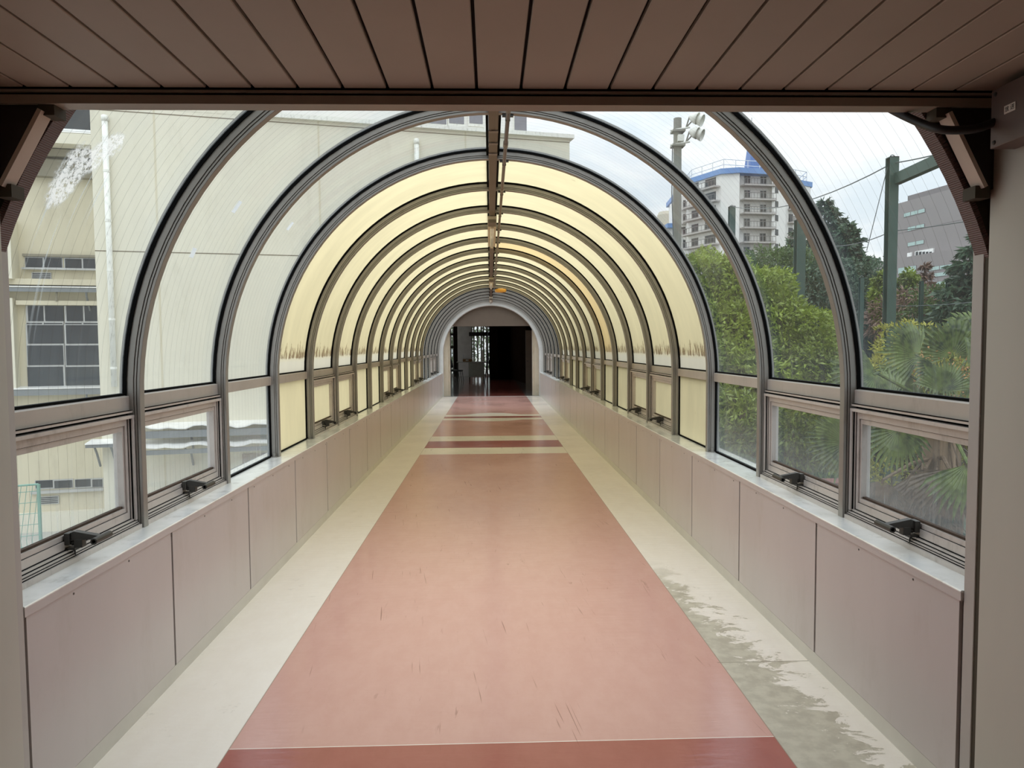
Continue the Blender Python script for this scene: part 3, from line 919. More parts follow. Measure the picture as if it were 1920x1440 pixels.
# ceiling planks
ce = MB(); ZC = 2.201; pwid = 0.1235
x = 0.062 - 14 * pwid + 0.0; k = 0
while x < 1.62:
    a, b = x + 0.004, x + pwid - 0.004
    y1 = 2.026
    poly = [(a, -3.2, ZC + 0.012), (a, -3.2, ZC + 0.002), (a + 0.002, -3.2, ZC), (b - 0.002, -3.2, ZC), (b, -3.2, ZC + 0.002), (b, -3.2, ZC + 0.012)]
    ce.prism(poly, (0, y1 + 3.2, 0)); x += pwid
cl_ = ce.build('ceiling', CEILP); struct(cl_, 'brown plank ceiling over the near opening, boards running towards the tunnel', 'ceiling')
o = MB().box(-1.75, 1.75, -3.2, 2.06, ZC + 0.014, ZC + 0.06).build('ceiling', CEILGAP); struct(o, 'dark void seen through the gaps of the plank ceiling', 'ceiling')
o = MB().box(-1.75, 1.75, -3.4, -3.2, -0.2, 2.6).build('wall_back', WALLP); struct(o, 'plain unseen wall added behind the viewer to keep sky light out', 'wall')  # added out of view to stop sky light flooding the vestibule

# junction box and hose
jx = empty('junction_box', (1.39, 1.70, 2.03)); tag(jx, 'brown steel junction box high on the right wall, with a small white sticker', 'junction box')
XF, YB = 1.361, 1.966
MB().box(XF, 1.432, 1.30, YB, 2.020, 2.178).build('body', BOXM, jx, bevel=0.002)
lq = [(XF - 0.0012, 1.912, 2.098), (XF - 0.0012, 1.870, 2.098), (XF - 0.0012, 1.870, 2.120), (XF - 0.0012, 1.912, 2.120)]
st = MB().box(XF - 0.0015, XF + 0.001, 1.872, 1.913, 2.098, 2.1195).build('sticker', STICKER, jx)
fc = bpy.data.curves.new('sticker_text', 'FONT'); fc.body = '\u653e \u9001'; fc.size = 0.0155; fc.extrude = 0.0002
fc.align_x = 'CENTER'; fc.align_y = 'CENTER'
_tmp = bpy.data.objects.new('tmp_text', fc); col.objects.link(_tmp)
bpy.context.view_layer.update()
_me = bpy.data.meshes.new_from_object(_tmp.evaluated_get(bpy.context.evaluated_depsgraph_get()))
bpy.data.objects.remove(_tmp); bpy.data.curves.remove(fc)
fo = bpy.data.objects.new('sticker_text', _me); col.objects.link(fo); _me.materials.clear(); _me.materials.append(INK)
fo.parent = st; fo.location = Vector((XF - 0.0018, 1.8925, 2.1085)) - world_loc(jx)
fo.rotation_euler = (R(90), 0, R(-90))
for (yy, zz) in ((YB - 0.016, 2.034), (YB - 0.016, 2.164)):
    MB().lathe([(0.0, 0.004), (0.005, 0.003), (0.0065, 0.0), (0.0065, -0.003)], (XF, yy, zz), 12, (-1, 0, 0)).build('screw', DARKMETAL, jx, smooth=True)
hpts = []
A_ = [at_y(1630, 178, 2.135), at_y(1672, 205, 2.125), at_y(1722, 229, 2.06), at_y(1760, 242, 1.995), at_y(1800, 244, 1.97), at_y(1835, 240, 1.965), at_y(1872, 226, 1.955)]
for i in range(len(A_) - 1):
    p0 = A_[max(0, i - 1)]; p1 = A_[i]; p2 = A_[i + 1]; p3 = A_[min(len(A_) - 1, i + 2)]
    for j in range(6):
        t = j / 6
        hpts.append(0.5 * ((2 * p1) + (p2 - p0) * t + (2 * p0 - 5 * p1 + 4 * p2 - p3) * t * t + (-p0 + 3 * p1 - 3 * p2 + p3) * t ** 3))
hpts.append(A_[-1])
ho = MB().tube(hpts, 0.0118, 14).build('flexible_conduit', HOSEM, smooth=True)
tag(ho, 'thick black flexible conduit sagging from the header to the junction box', 'cable')

# ------------------------------------------------------------------ far end of the tunnel
mb = MB(); er = 1.43 - RI
pth2 = [('leg', -1, ZSILL)] + [('arc', PI - PI * k / 56, None) for k in range(57)] + [('leg', 1, ZSILL)]
sweep_arch(mb, [(er, YEND + 0.24), (er, YEND + 0.02), (er + 0.02, YEND), (0.12, YEND), (0.12, YEND + 0.24)], True, RI, pth2)
o = mb.build('trim_15', ENDRING); struct(o, 'wide pale grey arch cover around the far doorway', 'trim')
for sx in (-1, 1):
    MB().box(sx * 1.432, sx * 1.66, YEND, YEND + 0.24, 0, ZSILL).build('arch_foot', ENDRING, o)
# end wall with the arched opening, and lintel panel
mb = MB(); n = 40; vs = []; fs = []
for i in range(n + 1):
    a = PI - PI * i / n
    vs += [(1.55 * math.cos(a), YEND + 0.10, ZS + 1.55 * math.sin(a)), (3.0 * math.cos(a), YEND + 0.10, ZS + 3.0 * math.sin(a))]
for i in range(n): fs.append((2 * i, 2 * i + 1, 2 * i + 3, 2 * i + 2))
mb.add(vs, fs)
mb = MB()
mb.box(-1.7, 1.7, YEND + 0.16, YEND + 0.30, 2.095, 3.2)
o = mb.build('wall_far', LINTEL); struct(o, 'brown lintel panel filling the top of the far arch above the doorway', 'wall')
for side, sx in (('left', -1), ('right', 1)):
    d = MB(); d.box(sx * 1.30, sx * 1.445, YEND + 0.26, YEND + 0.36, 0, 2.095); d.box(sx * 1.245, sx * 1.30, YEND + 0.34, YEND + 0.60, 0, 2.095)
    o = d.build('door_1' if sx < 0 else 'door_2', CREAMPOST); struct(o, 'worn cream door frame post on the %s of the far doorway' % side, 'door frame')
# hall shell
def wallbox(nm, lb, mat, *b):
    o = MB().box(*b).build(nm, mat); struct(o, lb, 'wall'); return o
wallbox('wall_hall_left', 'left wall of the dark hall', HALLDARK, -5.2, -5.0, YEND + 0.3, 23.0, 0, 3.0)  # stops short, leaving the unseen side open to light the hall
wallbox('wall_hall_left_parapet', 'low wall under the hall side left open to let daylight in', HALLDARK, -5.2, -5.0, 23.0, 36.2, 0, 0.5)
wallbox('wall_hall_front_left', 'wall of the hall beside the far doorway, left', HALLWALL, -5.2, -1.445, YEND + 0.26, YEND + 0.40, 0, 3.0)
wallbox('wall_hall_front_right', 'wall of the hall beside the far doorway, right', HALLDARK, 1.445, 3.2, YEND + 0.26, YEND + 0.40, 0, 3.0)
o = MB().box(-5.2, 3.2, YEND + 0.26, 36.4, 2.62, 2.75).build('ceiling', HALLWALL); struct(o, 'ceiling of the dark hall', 'ceiling')
H32 = 32.0
hx = lambda px, Y: at_y(px, 690, Y).x
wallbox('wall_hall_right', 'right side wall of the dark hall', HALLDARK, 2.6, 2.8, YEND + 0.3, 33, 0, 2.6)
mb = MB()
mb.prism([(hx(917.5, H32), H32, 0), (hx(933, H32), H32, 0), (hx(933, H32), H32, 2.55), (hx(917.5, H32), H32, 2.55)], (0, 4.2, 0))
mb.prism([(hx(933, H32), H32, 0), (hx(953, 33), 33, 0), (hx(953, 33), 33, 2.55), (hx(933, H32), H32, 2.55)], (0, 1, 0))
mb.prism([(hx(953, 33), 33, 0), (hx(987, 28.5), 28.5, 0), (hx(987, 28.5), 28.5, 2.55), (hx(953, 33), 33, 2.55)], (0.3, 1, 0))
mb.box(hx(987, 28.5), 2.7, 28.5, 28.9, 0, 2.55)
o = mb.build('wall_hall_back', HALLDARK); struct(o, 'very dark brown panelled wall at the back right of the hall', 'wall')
o = MB().box(hx(986, 24.4), hx(1001, 24.4), 24.4, 24.46, 0, 2.03).build('door_3', pbr('grey_brown_door', lin(112, 100, 88), 0.5)); struct(o, 'grey-brown door leaf standing open at the right in the hall', 'door')
MB().tube([(hx(988, 24.4), 24.38, 0.98), (hx(990, 24.4), 24.38, 0.98)], 0.012, 8).build('door_handle', DARKMETAL, o)
# back wall with windows, y 36
HB = 36.0
def bx_px(mb, x0, x1, z0, z1, Y=HB, th=0.15): mb.box(hx(x0, Y), hx(x1, Y), Y, Y + th, z0, z1)
mb = MB(); bx_px(mb, 858, 884, 0, 2.55); bx_px(mb, 798, 840.5, 0, 2.55); bx_px(mb, 911, 930, 2.45, 2.55); bx_px(mb, 884, 917, 2.5, 2.55)
bx_px(mb, 840, 852, 0, 0.12); bx_px(mb, 884, 918, 0, 0.10)
o = mb.build('wall_hall_window', HALLWALL); struct(o, 'pale plaster pier between the windows at the back left of the hall', 'wall')
o = MB().box(hx(851, 35.4), hx(858, 35.4), 35.4, 35.6, 0, 2.55).build('trim_16', HALLDARK); struct(o, 'dark brown post left of the pale plaster pier in the hall', 'trim')
wi = empty('window_39', (hx(900, HB), HB, 0)); struct(wi, 'tall hall window with dark transom bar behind the grey desk', 'window')
for p in (885, 889, 896, 903, 907, 913): MB().box(hx(p, HB) - 0.04, hx(p, HB) + 0.04, HB + 0.02, HB + 0.10, 0.1, 2.5).build('mullion', WINALU, wi)
MB().box(hx(880, HB), hx(918, HB), HB - 0.06, HB + 0.04, 2.02, 2.22).build('transom_rail', BLACKM, wi)
MB().box(hx(884, HB), hx(918, HB), HB + 0.02, HB + 0.08, 0.66, 0.72).build('rail', WINALU, wi)
MB().quad((hx(884, HB), HB + 0.06, 0.1), (hx(918, HB), HB + 0.06, 0.1), (hx(918, HB), HB + 0.06, 2.5), (hx(884, HB), HB + 0.06, 2.5)).build('pane', HALLGLASS, wi)
wi = empty('window_40', (hx(846, HB), HB, 0)); struct(wi, 'narrow hall window at the far left behind the black chairs', 'window')
for p in (841, 846, 850): MB().box(hx(p, HB) - 0.03, hx(p, HB) + 0.03, HB + 0.02, HB + 0.10, 0.1, 2.5).build('mullion', WINALU, wi)
for zz in (1.42, 2.05): MB().box(hx(840, HB), hx(852, HB), HB - 0.04, HB + 0.04, zz, zz + 0.12).build('transom_rail', BLACKM, wi)
MB().quad((hx(840, HB), HB + 0.06, 0.1), (hx(852, HB), HB + 0.06, 0.1), (hx(852, HB), HB + 0.06, 2.5), (hx(840, HB), HB + 0.06, 2.5)).build('pane', HALLGLASS, wi)

# desk, box, chairs, easel in the hall
DY = 31.0
dx0, dx1, dxm = hx(856, DY), hx(908, DY), hx(878.5, DY)
dk = empty('desk', ((dx0 + dx1) / 2, DY, 0)); tag(dk, 'grey steel desk with pale top standing in the hall beyond the doorway', 'desk')
MB().box(dx0, dx1 + 0.03, DY - 0.05, DY + 0.75, 0.80, 0.83).build('top', DESKTOP, dk, bevel=0.004)
MB().box(dxm, dx1, DY, DY + 0.7, 0.17, 0.80).build('pedestal', DESKM, dk, bevel=0.004)
for i, zz in enumerate((0.19, 0.40, 0.60)): MB().box(dxm + 0.02, dx1 - 0.02, DY + 0.70, DY + 0.715, zz, zz + 0.18).build('drawer', DESKM, dk)
for (xx, yy) in ((dx0 + 0.03, DY + 0.05), (dx0 + 0.03, DY + 0.65)): MB().box(xx - 0.02, xx + 0.02, yy - 0.02, yy + 0.02, 0, 0.80).build('leg', BLACKM, dk)
for (xx, yy) in ((dxm + 0.04, DY + 0.05), (dx1 - 0.04, DY + 0.05), (dxm + 0.04, DY + 0.65), (dx1 - 0.04, DY + 0.65)): MB().box(xx - 0.018, xx + 0.018, yy - 0.018, yy + 0.018, 0, 0.17).build('foot', BLACKM, dk)
cb = empty('cardboard_box', (hx(876, DY), DY + 0.4, 0.83)); tag(cb, 'open brown cardboard box lying on the grey desk in the hall', 'box')
cx0, cx1 = hx(867.5, DY), hx(884.5, DY)
mb = MB(); mb.box(cx0, cx1, DY + 0.2, DY + 0.21, 0.83, 0.95); mb.box(cx0, cx1, DY + 0.54, DY + 0.55, 0.83, 0.95); mb.box(cx0, cx0 + 0.01, DY + 0.2, DY + 0.55, 0.83, 0.95); mb.box(cx1 - 0.01, cx1, DY + 0.2, DY + 0.55, 0.83, 0.95); mb.box(cx0, cx1, DY + 0.2, DY + 0.55, 0.83, 0.84)
mb.build('body', CARD, cb)
MB().box(cx0 + 0.13, cx0 + 0.25, DY + 0.196, DY + 0.1995, 0.87, 0.92).build('sticker', PAPER, cb)
pm_ = MB()
for i in range(9):
    a = random.uniform(0, 2 * PI); bx = cx0 + 0.02 + random.random() * 0.34
    pm_.add([(bx - 0.07, DY + 0.3, 0.90), (bx + 0.08, DY + 0.28, 0.92), (bx + 0.05, DY + 0.45, 0.98 + random.random() * 0.03), (bx - 0.05, DY + 0.42, 0.99 + random.random() * 0.06)], [(0, 1, 2, 3)])
o = pm_.build('paper_sheets', PAPER); tag(o, 'crumpled white paper sheets spilling from the cardboard box on the desk', 'paper', kind='stuff')
bk = MB(); bk.prism([(cx0 - 0.02, DY + 0.5, 0.83), (cx0 + 0.10, DY + 0.5, 0.83), (cx0 + 0.02, DY + 0.5, 1.17), (cx0 + 0.0, DY + 0.5, 1.17)], (0, 0.1, 0))
o = bk.build('paper_bag', PAPER); tag(o, 'white paper bag standing behind the left end of the cardboard box', 'bag')


def chair(x, y, rz, lb):
    o = empty('office_chair', (x, y, 0)); tag(o, lb, 'chair', 'black chairs at the desk')
    def T(p): return Vector((x, y, 0)) + Matrix.Rotation(rz, 3, 'Z') @ p
    m = MB(T); m.box(-0.22, 0.22, -0.22, 0.22, 0.42, 0.48); m.build('seat', BLACKM, o, bevel=0.02)
    m = MB(T); m.prism([(-0.20, 0.20, 0.58), (0.20, 0.20, 0.58), (0.18, 0.28, 0.95), (-0.18, 0.28, 0.95)], (0, 0.04, 0.0)); m.build('backrest', BLACKM, o)
    for sx in (-1, 1):
        m = MB(T); m.tube([(sx * 0.19, 0.22, 0.0), (sx * 0.19, 0.20, 0.46), (sx * 0.17, 0.29, 0.93)], 0.012, 8); m.build('leg', DARKMETAL, o)
        m = MB(T); m.tube([(sx * 0.19, -0.24, 0.0), (sx * 0.19, -0.18, 0.44)], 0.012, 8); m.build('leg', DARKMETAL, o)


chair(hx(849, 31.6), 31.6, R(75), 'black chair left of the desk, the one further from it')
chair(hx(857, 31.0), 31.0, R(80), 'black chair tucked against the left end of the grey desk')
ea = empty('easel', (hx(913, 29.5), 29.5, 0)); tag(ea, 'slim black easel stand right of the grey desk in the hall', 'easel')
ex = hx(913.5, 29.5)
for (ax_, ay, bx_) in ((ex - 0.10, 29.45, ex + 0.03), (ex + 0.13, 29.45, ex + 0.04), (ex + 0.02, 30.0, ex + 0.035)):
    MB().tube([(ax_, ay, 0), (bx_, 29.5, 1.35)], 0.018, 8).build('leg', BLACKM, ea)
MB().tube([(ex + 0.035, 29.5, 1.3), (ex + 0.05, 29.5, 2.4)], 0.018, 8).build('mast', BLACKM, ea)
MB().box(ex - 0.09, ex + 0.13, 29.42, 29.46, 0.62, 0.65).build('ledge', BLACKM, ea)


# ================================================================== OUTSIDE, LEFT: school building
class Plane:
    def __init__(s, P0, ang, back=0.0):
        s.d = Vector((math.cos(ang), math.sin(ang), 0)); s.n = Vector((math.sin(ang), -math.cos(ang), 0))
        s.P0 = Vector(P0) - s.n * back
    def uz(s, px, py):
        p = on_plane(px, py, s.P0, s.n); return (p - s.P0).dot(s.d), p.z
    def pt(s, u, z, o=0.0):
        p = s.P0 + s.d * u + s.n * o; return Vector((p.x, p.y, z))
    def box(s, mb, u0, u1, z0, z1, o0, o1):
        u0, u1 = min(u0, u1), max(u0, u1); z0, z1 = min(z0, z1), max(z0, z1)
        return mb.prism([s.pt(u0, z0, o1), s.pt(u1, z0, o1), s.pt(u1, z1, o1), s.pt(u0, z1, o1)], -s.n * (o1 - o0))
    def pbox(s, mb, px0, py0, px1, py1, o0, o1):
        """box over a rectangle of the facade seen between two picture points"""
        a = s.uz(px0, (py0 + py1) / 2)[0]; b = s.uz(px1, (py0 + py1) / 2)[0]
        z1 = s.uz((px0 + px1) / 2, py0)[1]; z0 = s.uz((px0 + px1) / 2, py1)[1]
        return s.box(mb, a, b, z0, z1, o0, o1)


PM = Plane((0, 22.3, 0), R(13))
UL = PM.uz(178, 470)[0]; UR = PM.uz(1068, 300)[0]
ZT = PM.uz(640, 229)[1]
bm = empty('school_building', PM.pt(-5, -4)); tag(bm, 'cream concrete building the tunnel runs into, with long windowless wall at left', 'building')
m_ = MB(); HU = 1.72
PM.box(m_, UL, -HU, -4, ZT, -0.35, 0); PM.box(m_, HU, UR, -4, ZT, -0.35, 0); PM.box(m_, -HU, HU, 3.2, ZT, -0.35, 0); PM.box(m_, -HU, HU, -4, -0.3, -0.35, 0)
PM.box(m_, UL, UL + 0.35, -4, ZT, -3.2, -0.35); PM.box(m_, UR - 0.3, UR, 3.2, ZT, -8.0, -0.35)
PM.box(m_, UL, UR, ZT - 0.4, ZT - 0.05, -8.0, -0.35)
m_.build('wall', CREAMW, bm)
m_ = MB(); zj = PM.uz(320, 215)[1]; PM.box(m_, UL, UR + 0.003, zj - 0.012, zj + 0.012, 0.0, 0.006)
zj2 = PM.uz(180, 470)[1]; PM.box(m_, UL, PM.uz(800, 470)[0], zj2 - 0.012, zj2 + 0.012, 0.0, 0.006)
m_.build('wall_joint', CRACK, bm)
for pxj in (291, 598, 873):
    m_ = MB(); u = PM.uz(pxj, 300)[0]; PM.box(m_, u - 0.025, u + 0.025, 3.3 if pxj == 873 else -4, ZT, 0.0, 0.005); m_.build('wall_joint', TANW, bm)
m_ = MB(); PM.box(m_, PM.uz(505, 220)[0], UR + 0.12, ZT - 0.02, ZT + 0.10, -0.4, 0.12); m_.build('parapet_cap', WHITEP, bm)
m_ = MB(); PM.box(m_, UL, PM.uz(505, 220)[0], ZT - 0.02, ZT + 0.3, -0.4, 0.0); m_.build('parapet', CREAMW, bm)
PU = Plane((0, 22.3, 0), R(13), 0.7)
ue = PU.uz(987, 240)[0]
m_ = MB(); PU.box(m_, PU.uz(480, 230)[0], ue, ZT - 0.1, ZT + 4.2, -7.0, 0); m_.build('upper_storey', APTW, bm)
for (a, b) in ((792, 838), (839, 871), (877, 906), (963, 986.5)):
    m_ = MB(); PU.pbox(m_, a, 150, b, 238 if a < 900 else 248, 0.0, 0.06); f = m_.build('window', WHITEP, bm)
    m_ = MB(); PU.pbox(m_, a + (2 if a < 900 else 0.5), 155, b - (2 if a < 900 else 0.3), 233 if a < 900 else 247, 0.06, 0.07); m_.build('pane', pbr('grey_upper_glass', lin(120, 122, 130), 0.12) if 'grey_upper_glass' not in MATS else MATS['grey_upper_glass'], f)


def pipe_on(pl, px, pytop, pybot, name, lb, r=0.085):
    ut, zt = pl.uz(px, pytop); zb = pl.uz(px, pybot)[1]
    o = empty(name, pl.pt(ut, zb)); tag(o, lb, 'pipe', 'white drainpipes on the cream wall')
    MB().tube([pl.pt(ut, zt - 0.12, 0.02), pl.pt(ut, zt - 0.02, 0.06), pl.pt(ut, zt - 0.03, r + 0.03), pl.pt(ut, zt - 0.16, r + 0.03)], r * 1.15, 12).build('elbow', WHITEP, o, smooth=True)
    z = zt - 0.15; ps = []
    MB().tube([pl.pt(ut, zt - 0.10, r + 0.03), pl.pt(ut, zb, r + 0.03)], r, 14).build('shaft', WHITEP, o, smooth=True)
    while z > zb + 0.5:
        z -= 1.33
        m = MB(); m.tube([pl.pt(ut, z - 0.03, r + 0.03), pl.pt(ut, z + 0.03, r + 0.03)], r * 1.12, 14); m.build('collar', WHITEP, o)
    return o


pipe_on(PM, 198, 218, 725, 'drainpipe', 'white drainpipe with flaking paint on the cream wall, behind the first pane on the left', 0.075)
pipe_on(PM, 780, 262, 700, 'drainpipe', 'white drainpipe on the cream wall rising behind the cream panes near the ridge', 0.075)


def awning(pl, px0, px1, py, name, lb, grp, dep=0.9, wavy=0.0, fh=0.24):
    u0, z = pl.uz(px0, py); u1 = pl.uz(px1, py)[0]
    o = empty(name, pl.pt((u0 + u1) / 2, z)); tag(o, lb, 'awning', grp)
    m = MB(); n = 26 if wavy else 2; vs = []
    for i in range(n):
        u = u0 + (u1 - u0) * i / (n - 1)
        dz = wavy * (math.sin(i * 1.9) + math.sin(i * 0.83 + 1)) * 0.5
        vs += [pl.pt(u, z + 0.05, 0), pl.pt(u, z + dz, dep), pl.pt(u, z - 0.03 + dz, dep), pl.pt(u, z + 0.01, 0)]
    fs = []
    for i in range(n - 1):
        for k in range(4): fs.append((i * 4 + k, i * 4 + (k + 1) % 4, i * 4 + 4 + (k + 1) % 4, i * 4 + 4 + k))
    fs += [(0, 1, 2, 3), (4 * n - 1, 4 * n - 2, 4 * n - 3, 4 * n - 4)]
    m.add(vs, fs); m.build('sheet', WHITEMETAL, o)
    m = MB(); pl.box(m, u0, u1, z - fh, z - 0.04 - wavy, dep - 0.10, dep - 0.03); m.build('fascia', GREYMETAL, o)
    k = max(2, int(abs(u1 - u0) / 2.2))
    for i in range(k):
        u = u0 + (u1 - u0) * (i + 0.5) / k
        m = MB(); m.tube([pl.pt(u, z - 0.7, 0.02), pl.pt(u, z - 0.30, 0.30), pl.pt(u, z - 0.10, dep - 0.1)], 0.03, 6); m.build('bracket', GREYMETAL, o)
    return o


awning(PM, 262, 640, 797, 'awning', 'long dented white awning on the cream wall, upper of the two behind the lower panes', 'awnings on the cream building', 0.8, 0.07, 0.30)
awning(PM, 262, 640, 829, 'awning', 'long dented white awning on the cream wall, lower of the two behind the lower panes', 'awnings on the cream building', 1.2, 0.06, 0.22)
awning(PM, 172, 232, 827, 'awning', 'short white awning on a curved bracket at the corner of the cream wall', 'awnings on the cream building', 0.6, 0.0, 0.12)
m_ = MB(); PM.pbox(m_, 455, 850, 497, 905, 0.0, 0.05)
o = m_.build('reflection_panel', pbr('floor_reflection_brown', lin(150, 132, 122), 0.6)); tag(o, 'brownish panel below the awnings standing in for the floor reflection in the pane', 'panel')  # panel coloured as the reddish floor reflected in the lower pane

# wing set back at the left edge
PWG = Plane((0, 22.3, 0), R(13), 2.6)
wg = empty('school_wing', PWG.pt(-14, -4)); tag(wg, 'tan building wing with strip windows at the far left, set back behind the cream wall', 'building')
U0 = PWG.uz(-90, 500)[0]; U1 = UL - 0.02
z_ = lambda py, px=100: PWG.uz(px, py)[1]
m_ = MB(); PWG.box(m_, U0, U1, -4.0, z_(262, 150), -5, 0); m_.build('wall', TANW, wg)
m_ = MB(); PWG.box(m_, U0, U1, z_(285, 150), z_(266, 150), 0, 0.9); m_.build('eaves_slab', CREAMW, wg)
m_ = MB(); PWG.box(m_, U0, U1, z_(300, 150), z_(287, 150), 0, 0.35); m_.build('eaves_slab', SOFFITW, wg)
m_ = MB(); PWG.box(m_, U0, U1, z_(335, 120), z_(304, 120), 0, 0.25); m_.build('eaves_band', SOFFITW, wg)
m_ = MB(); PWG.pbox(m_, 8, 415, 35, 525, 0.0, 0.55); m_.build('pilaster', CREAMW, wg)
m_ = MB(); PWG.pbox(m_, -20, 560, 36, 735, 0.0, 0.35); m_.build('pilaster', CREAMW, wg)
m_ = MB(); PWG.box(m_, U0, U1, z_(536), z_(525), 0, 0.35); m_.build('cornice', TANW, wg)
# upper roof windows
m_ = MB(); PWG.box(m_, U0, U1, z_(250, 150), z_(40, 150), -3, -0.4); m_.build('upper_glazing', WINGLASS, wg)
m_ = MB(); PWG.box(m_, U0, U1, z_(249, 150), z_(245.5, 150), -0.35, 0.15); PWG.box(m_, U0, U1, z_(253, 150), z_(250.5, 150), -0.35, 0.2); m_.build('roof_rail', WHITEMETAL, wg)


def facade_window(pl, px0, py0, px1, py1, splits, rows=(), parent=wg, fw=1.6, o=0.0):
    m = MB(); pl.pbox(m, px0, py0, px1, py1, o - 0.02, o + 0.02); f = m.build('window', WINALU, parent)
    xs = [px0] + list(splits) + [px1]; ys = [py0] + list(rows) + [py1]
    for a, b in zip(xs[:-1], xs[1:]):
        for c, d in zip(ys[:-1], ys[1:]):
            m = MB(); pl.pbox(m, a + fw, c + fw, b - fw, d - fw, o + 0.021, o + 0.03); m.build('pane', WINGLASS, f)
    return f


facade_window(PWG, 47, 482, 118, 503, (82,))
facade_window(PWG, 121, 484, 190, 505, (155,))
m_ = MB(); PWG.pbox(m_, 44, 503.5, 200, 507, 0, 0.16); m_.build('window_sill', WINALU, wg)
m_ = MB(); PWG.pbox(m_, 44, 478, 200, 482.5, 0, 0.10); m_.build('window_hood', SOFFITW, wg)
m_ = MB(); PWG.pbox(m_, 60, 511, 97, 525, 0.0, 0.03); lv = m_.build('vent_louvre', WINALU, wg)
m_ = MB()
for i in range(4): PWG.pbox(m_, 61.5, 512.5 + 3.1 * i, 95.5, 514.3 + 3.1 * i, 0.03, 0.035)
m_.build('slats', WINGLASS, lv)
facade_window(PWG, 52, 572, 122, 728, (84,), (604,), o=0.02)
facade_window(PWG, 52, 608, 122, 728, (), (646, 686), o=0.05)
facade_window(PWG, 124, 572, 200, 728, (158,), (604,), o=0.02)
facade_window(PWG, 124, 608, 200, 728, (), (646, 686), o=0.05)
m_ = MB(); PWG.pbox(m_, 37, 565, 200, 573, 0, 0.28); m_.build('window_hood', TANW, wg)
facade_window(PWG, 66, 899, 138, 916, (101,))
facade_window(PWG, 140, 897, 194, 914, (172,))
m_ = MB(); PWG.pbox(m_, 60, 917, 196, 922, 0, 0.14); m_.build('window_sill', WINALU, wg)
m_ = MB(); PWG.pbox(m_, 76, 930, 111, 945, 0.0, 0.03); lv = m_.build('vent_louvre', WINALU, wg)
m_ = MB()
for i in range(4): PWG.pbox(m_, 77.5, 931.5 + 3.3 * i, 109.5, 933.5 + 3.3 * i, 0.03, 0.035)
m_.build('slats', WINGLASS, lv)
m_ = MB(); PWG.pbox(m_, -20, 958, 230, 1010, 0, 0.25); m_.build('plinth', CREAMW, wg)
m_ = MB(); m_.tube([PWG.pt(PWG.uz(108, 546)[0], PWG.uz(108, 546)[1], 0.05), PWG.pt(PWG.uz(113, 549)[0], PWG.uz(113, 549)[1], 0.3), PWG.pt(PWG.uz(113, 566)[0], PWG.uz(113, 566)[1], 0.3)], 0.03, 6); m_.build('wall_bracket', SOFFITW, wg)
awning(PWG, -60, 240, 537, 'awning', 'shiny metal canopy between the two floors of the tan wing, above its big window', 'awnings on the cream building', 0.45, 0.0, 0.16)
awning(PWG, -60, 240, 729, 'awning', 'white metal canopy below the big window of the tan wing', 'awnings on the cream building', 0.4, 0.0, 0.22)

# green wire fence in the yard
FY = 13.0
fa = at_y(40, 905, FY); fb = at_y(72, 908, FY)
fe = empty('wire_fence', (fb.x, FY, -4)); tag(fe, 'pale green wire mesh fence in the yard, seen through the first sash on the left', 'fence')
zt = fb.z
MB().tube([(fb.x, FY, -4), (fb.x, FY, zt)], 0.03, 8).build('post', GREENMESH, fe)
MB().tube([(fa.x - 1.5, FY - 0.8, zt), (fb.x, FY, zt)], 0.018, 6).build('rail', GREENMESH, fe)
m_ = MB(); n = 26
for i in range(n):
    t = i / n; x_ = fb.x - 2.0 * t
    m_.tube([(x_, FY - 1.0 * t, -3.9), (x_ - 0.12, FY - 1.0 * t - 0.05, zt - 1.0), (x_, FY - 1.0 * t, zt)], 0.006, 4, False)
for i in range(12):
    z = zt - 0.12 - i * 0.2; m_.tube([(fb.x, FY, z), (fb.x - 2.0, FY - 1.0, z)], 0.006, 4, False)
m_.build('wire_mesh', GREENMESH, fe)

# ================================================================== OUTSIDE, RIGHT
import numpy as np
rng = np.random.default_rng(11)


def leaf_mesh(name, mat, P, D, L, W, parent=None, label=None, fold=0.25):
    """P points, D directions (unit), lengths L, widths W -> rhombic folded leaves"""
    n = len(P)
    r = rng.normal(size=(n, 3)); S = np.cross(D, r); S /= np.linalg.norm(S, axis=1, keepdims=True) + 1e-9
    N = np.cross(S, D)
    L = np.broadcast_to(L, (n,))[:, None]; W = np.broadcast_to(W, (n,))[:, None]
    a = P; b = P + D * L * 0.45 + S * W * 0.5 + N * W * fold; c = P + D * L - N * L * 0.12; d = P + D * L * 0.45 - S * W * 0.5 + N * W * fold
    V = np.stack([a, b, c, d], 1).reshape(-1, 3)
    me = bpy.data.meshes.new(name); o = bpy.data.objects.new(name, me); col.objects.link(o)
    off = np.array(world_loc(parent)) if parent is not None else P.mean(0)
    if parent is None: o.location = off
    else: o.parent = parent
    V = V - off
    me.vertices.add(len(V)); me.vertices.foreach_set('co', V.astype(np.float32).ravel())
    me.loops.add(4 * n); me.loops.foreach_set('vertex_index', np.arange(4 * n, dtype=np.int32))
    me.polygons.add(n); me.polygons.foreach_set('loop_start', np.arange(0, 4 * n, 4, dtype=np.int32))
    me.update(calc_edges=True); me.validate()
    me.materials.append(mat)
    return o


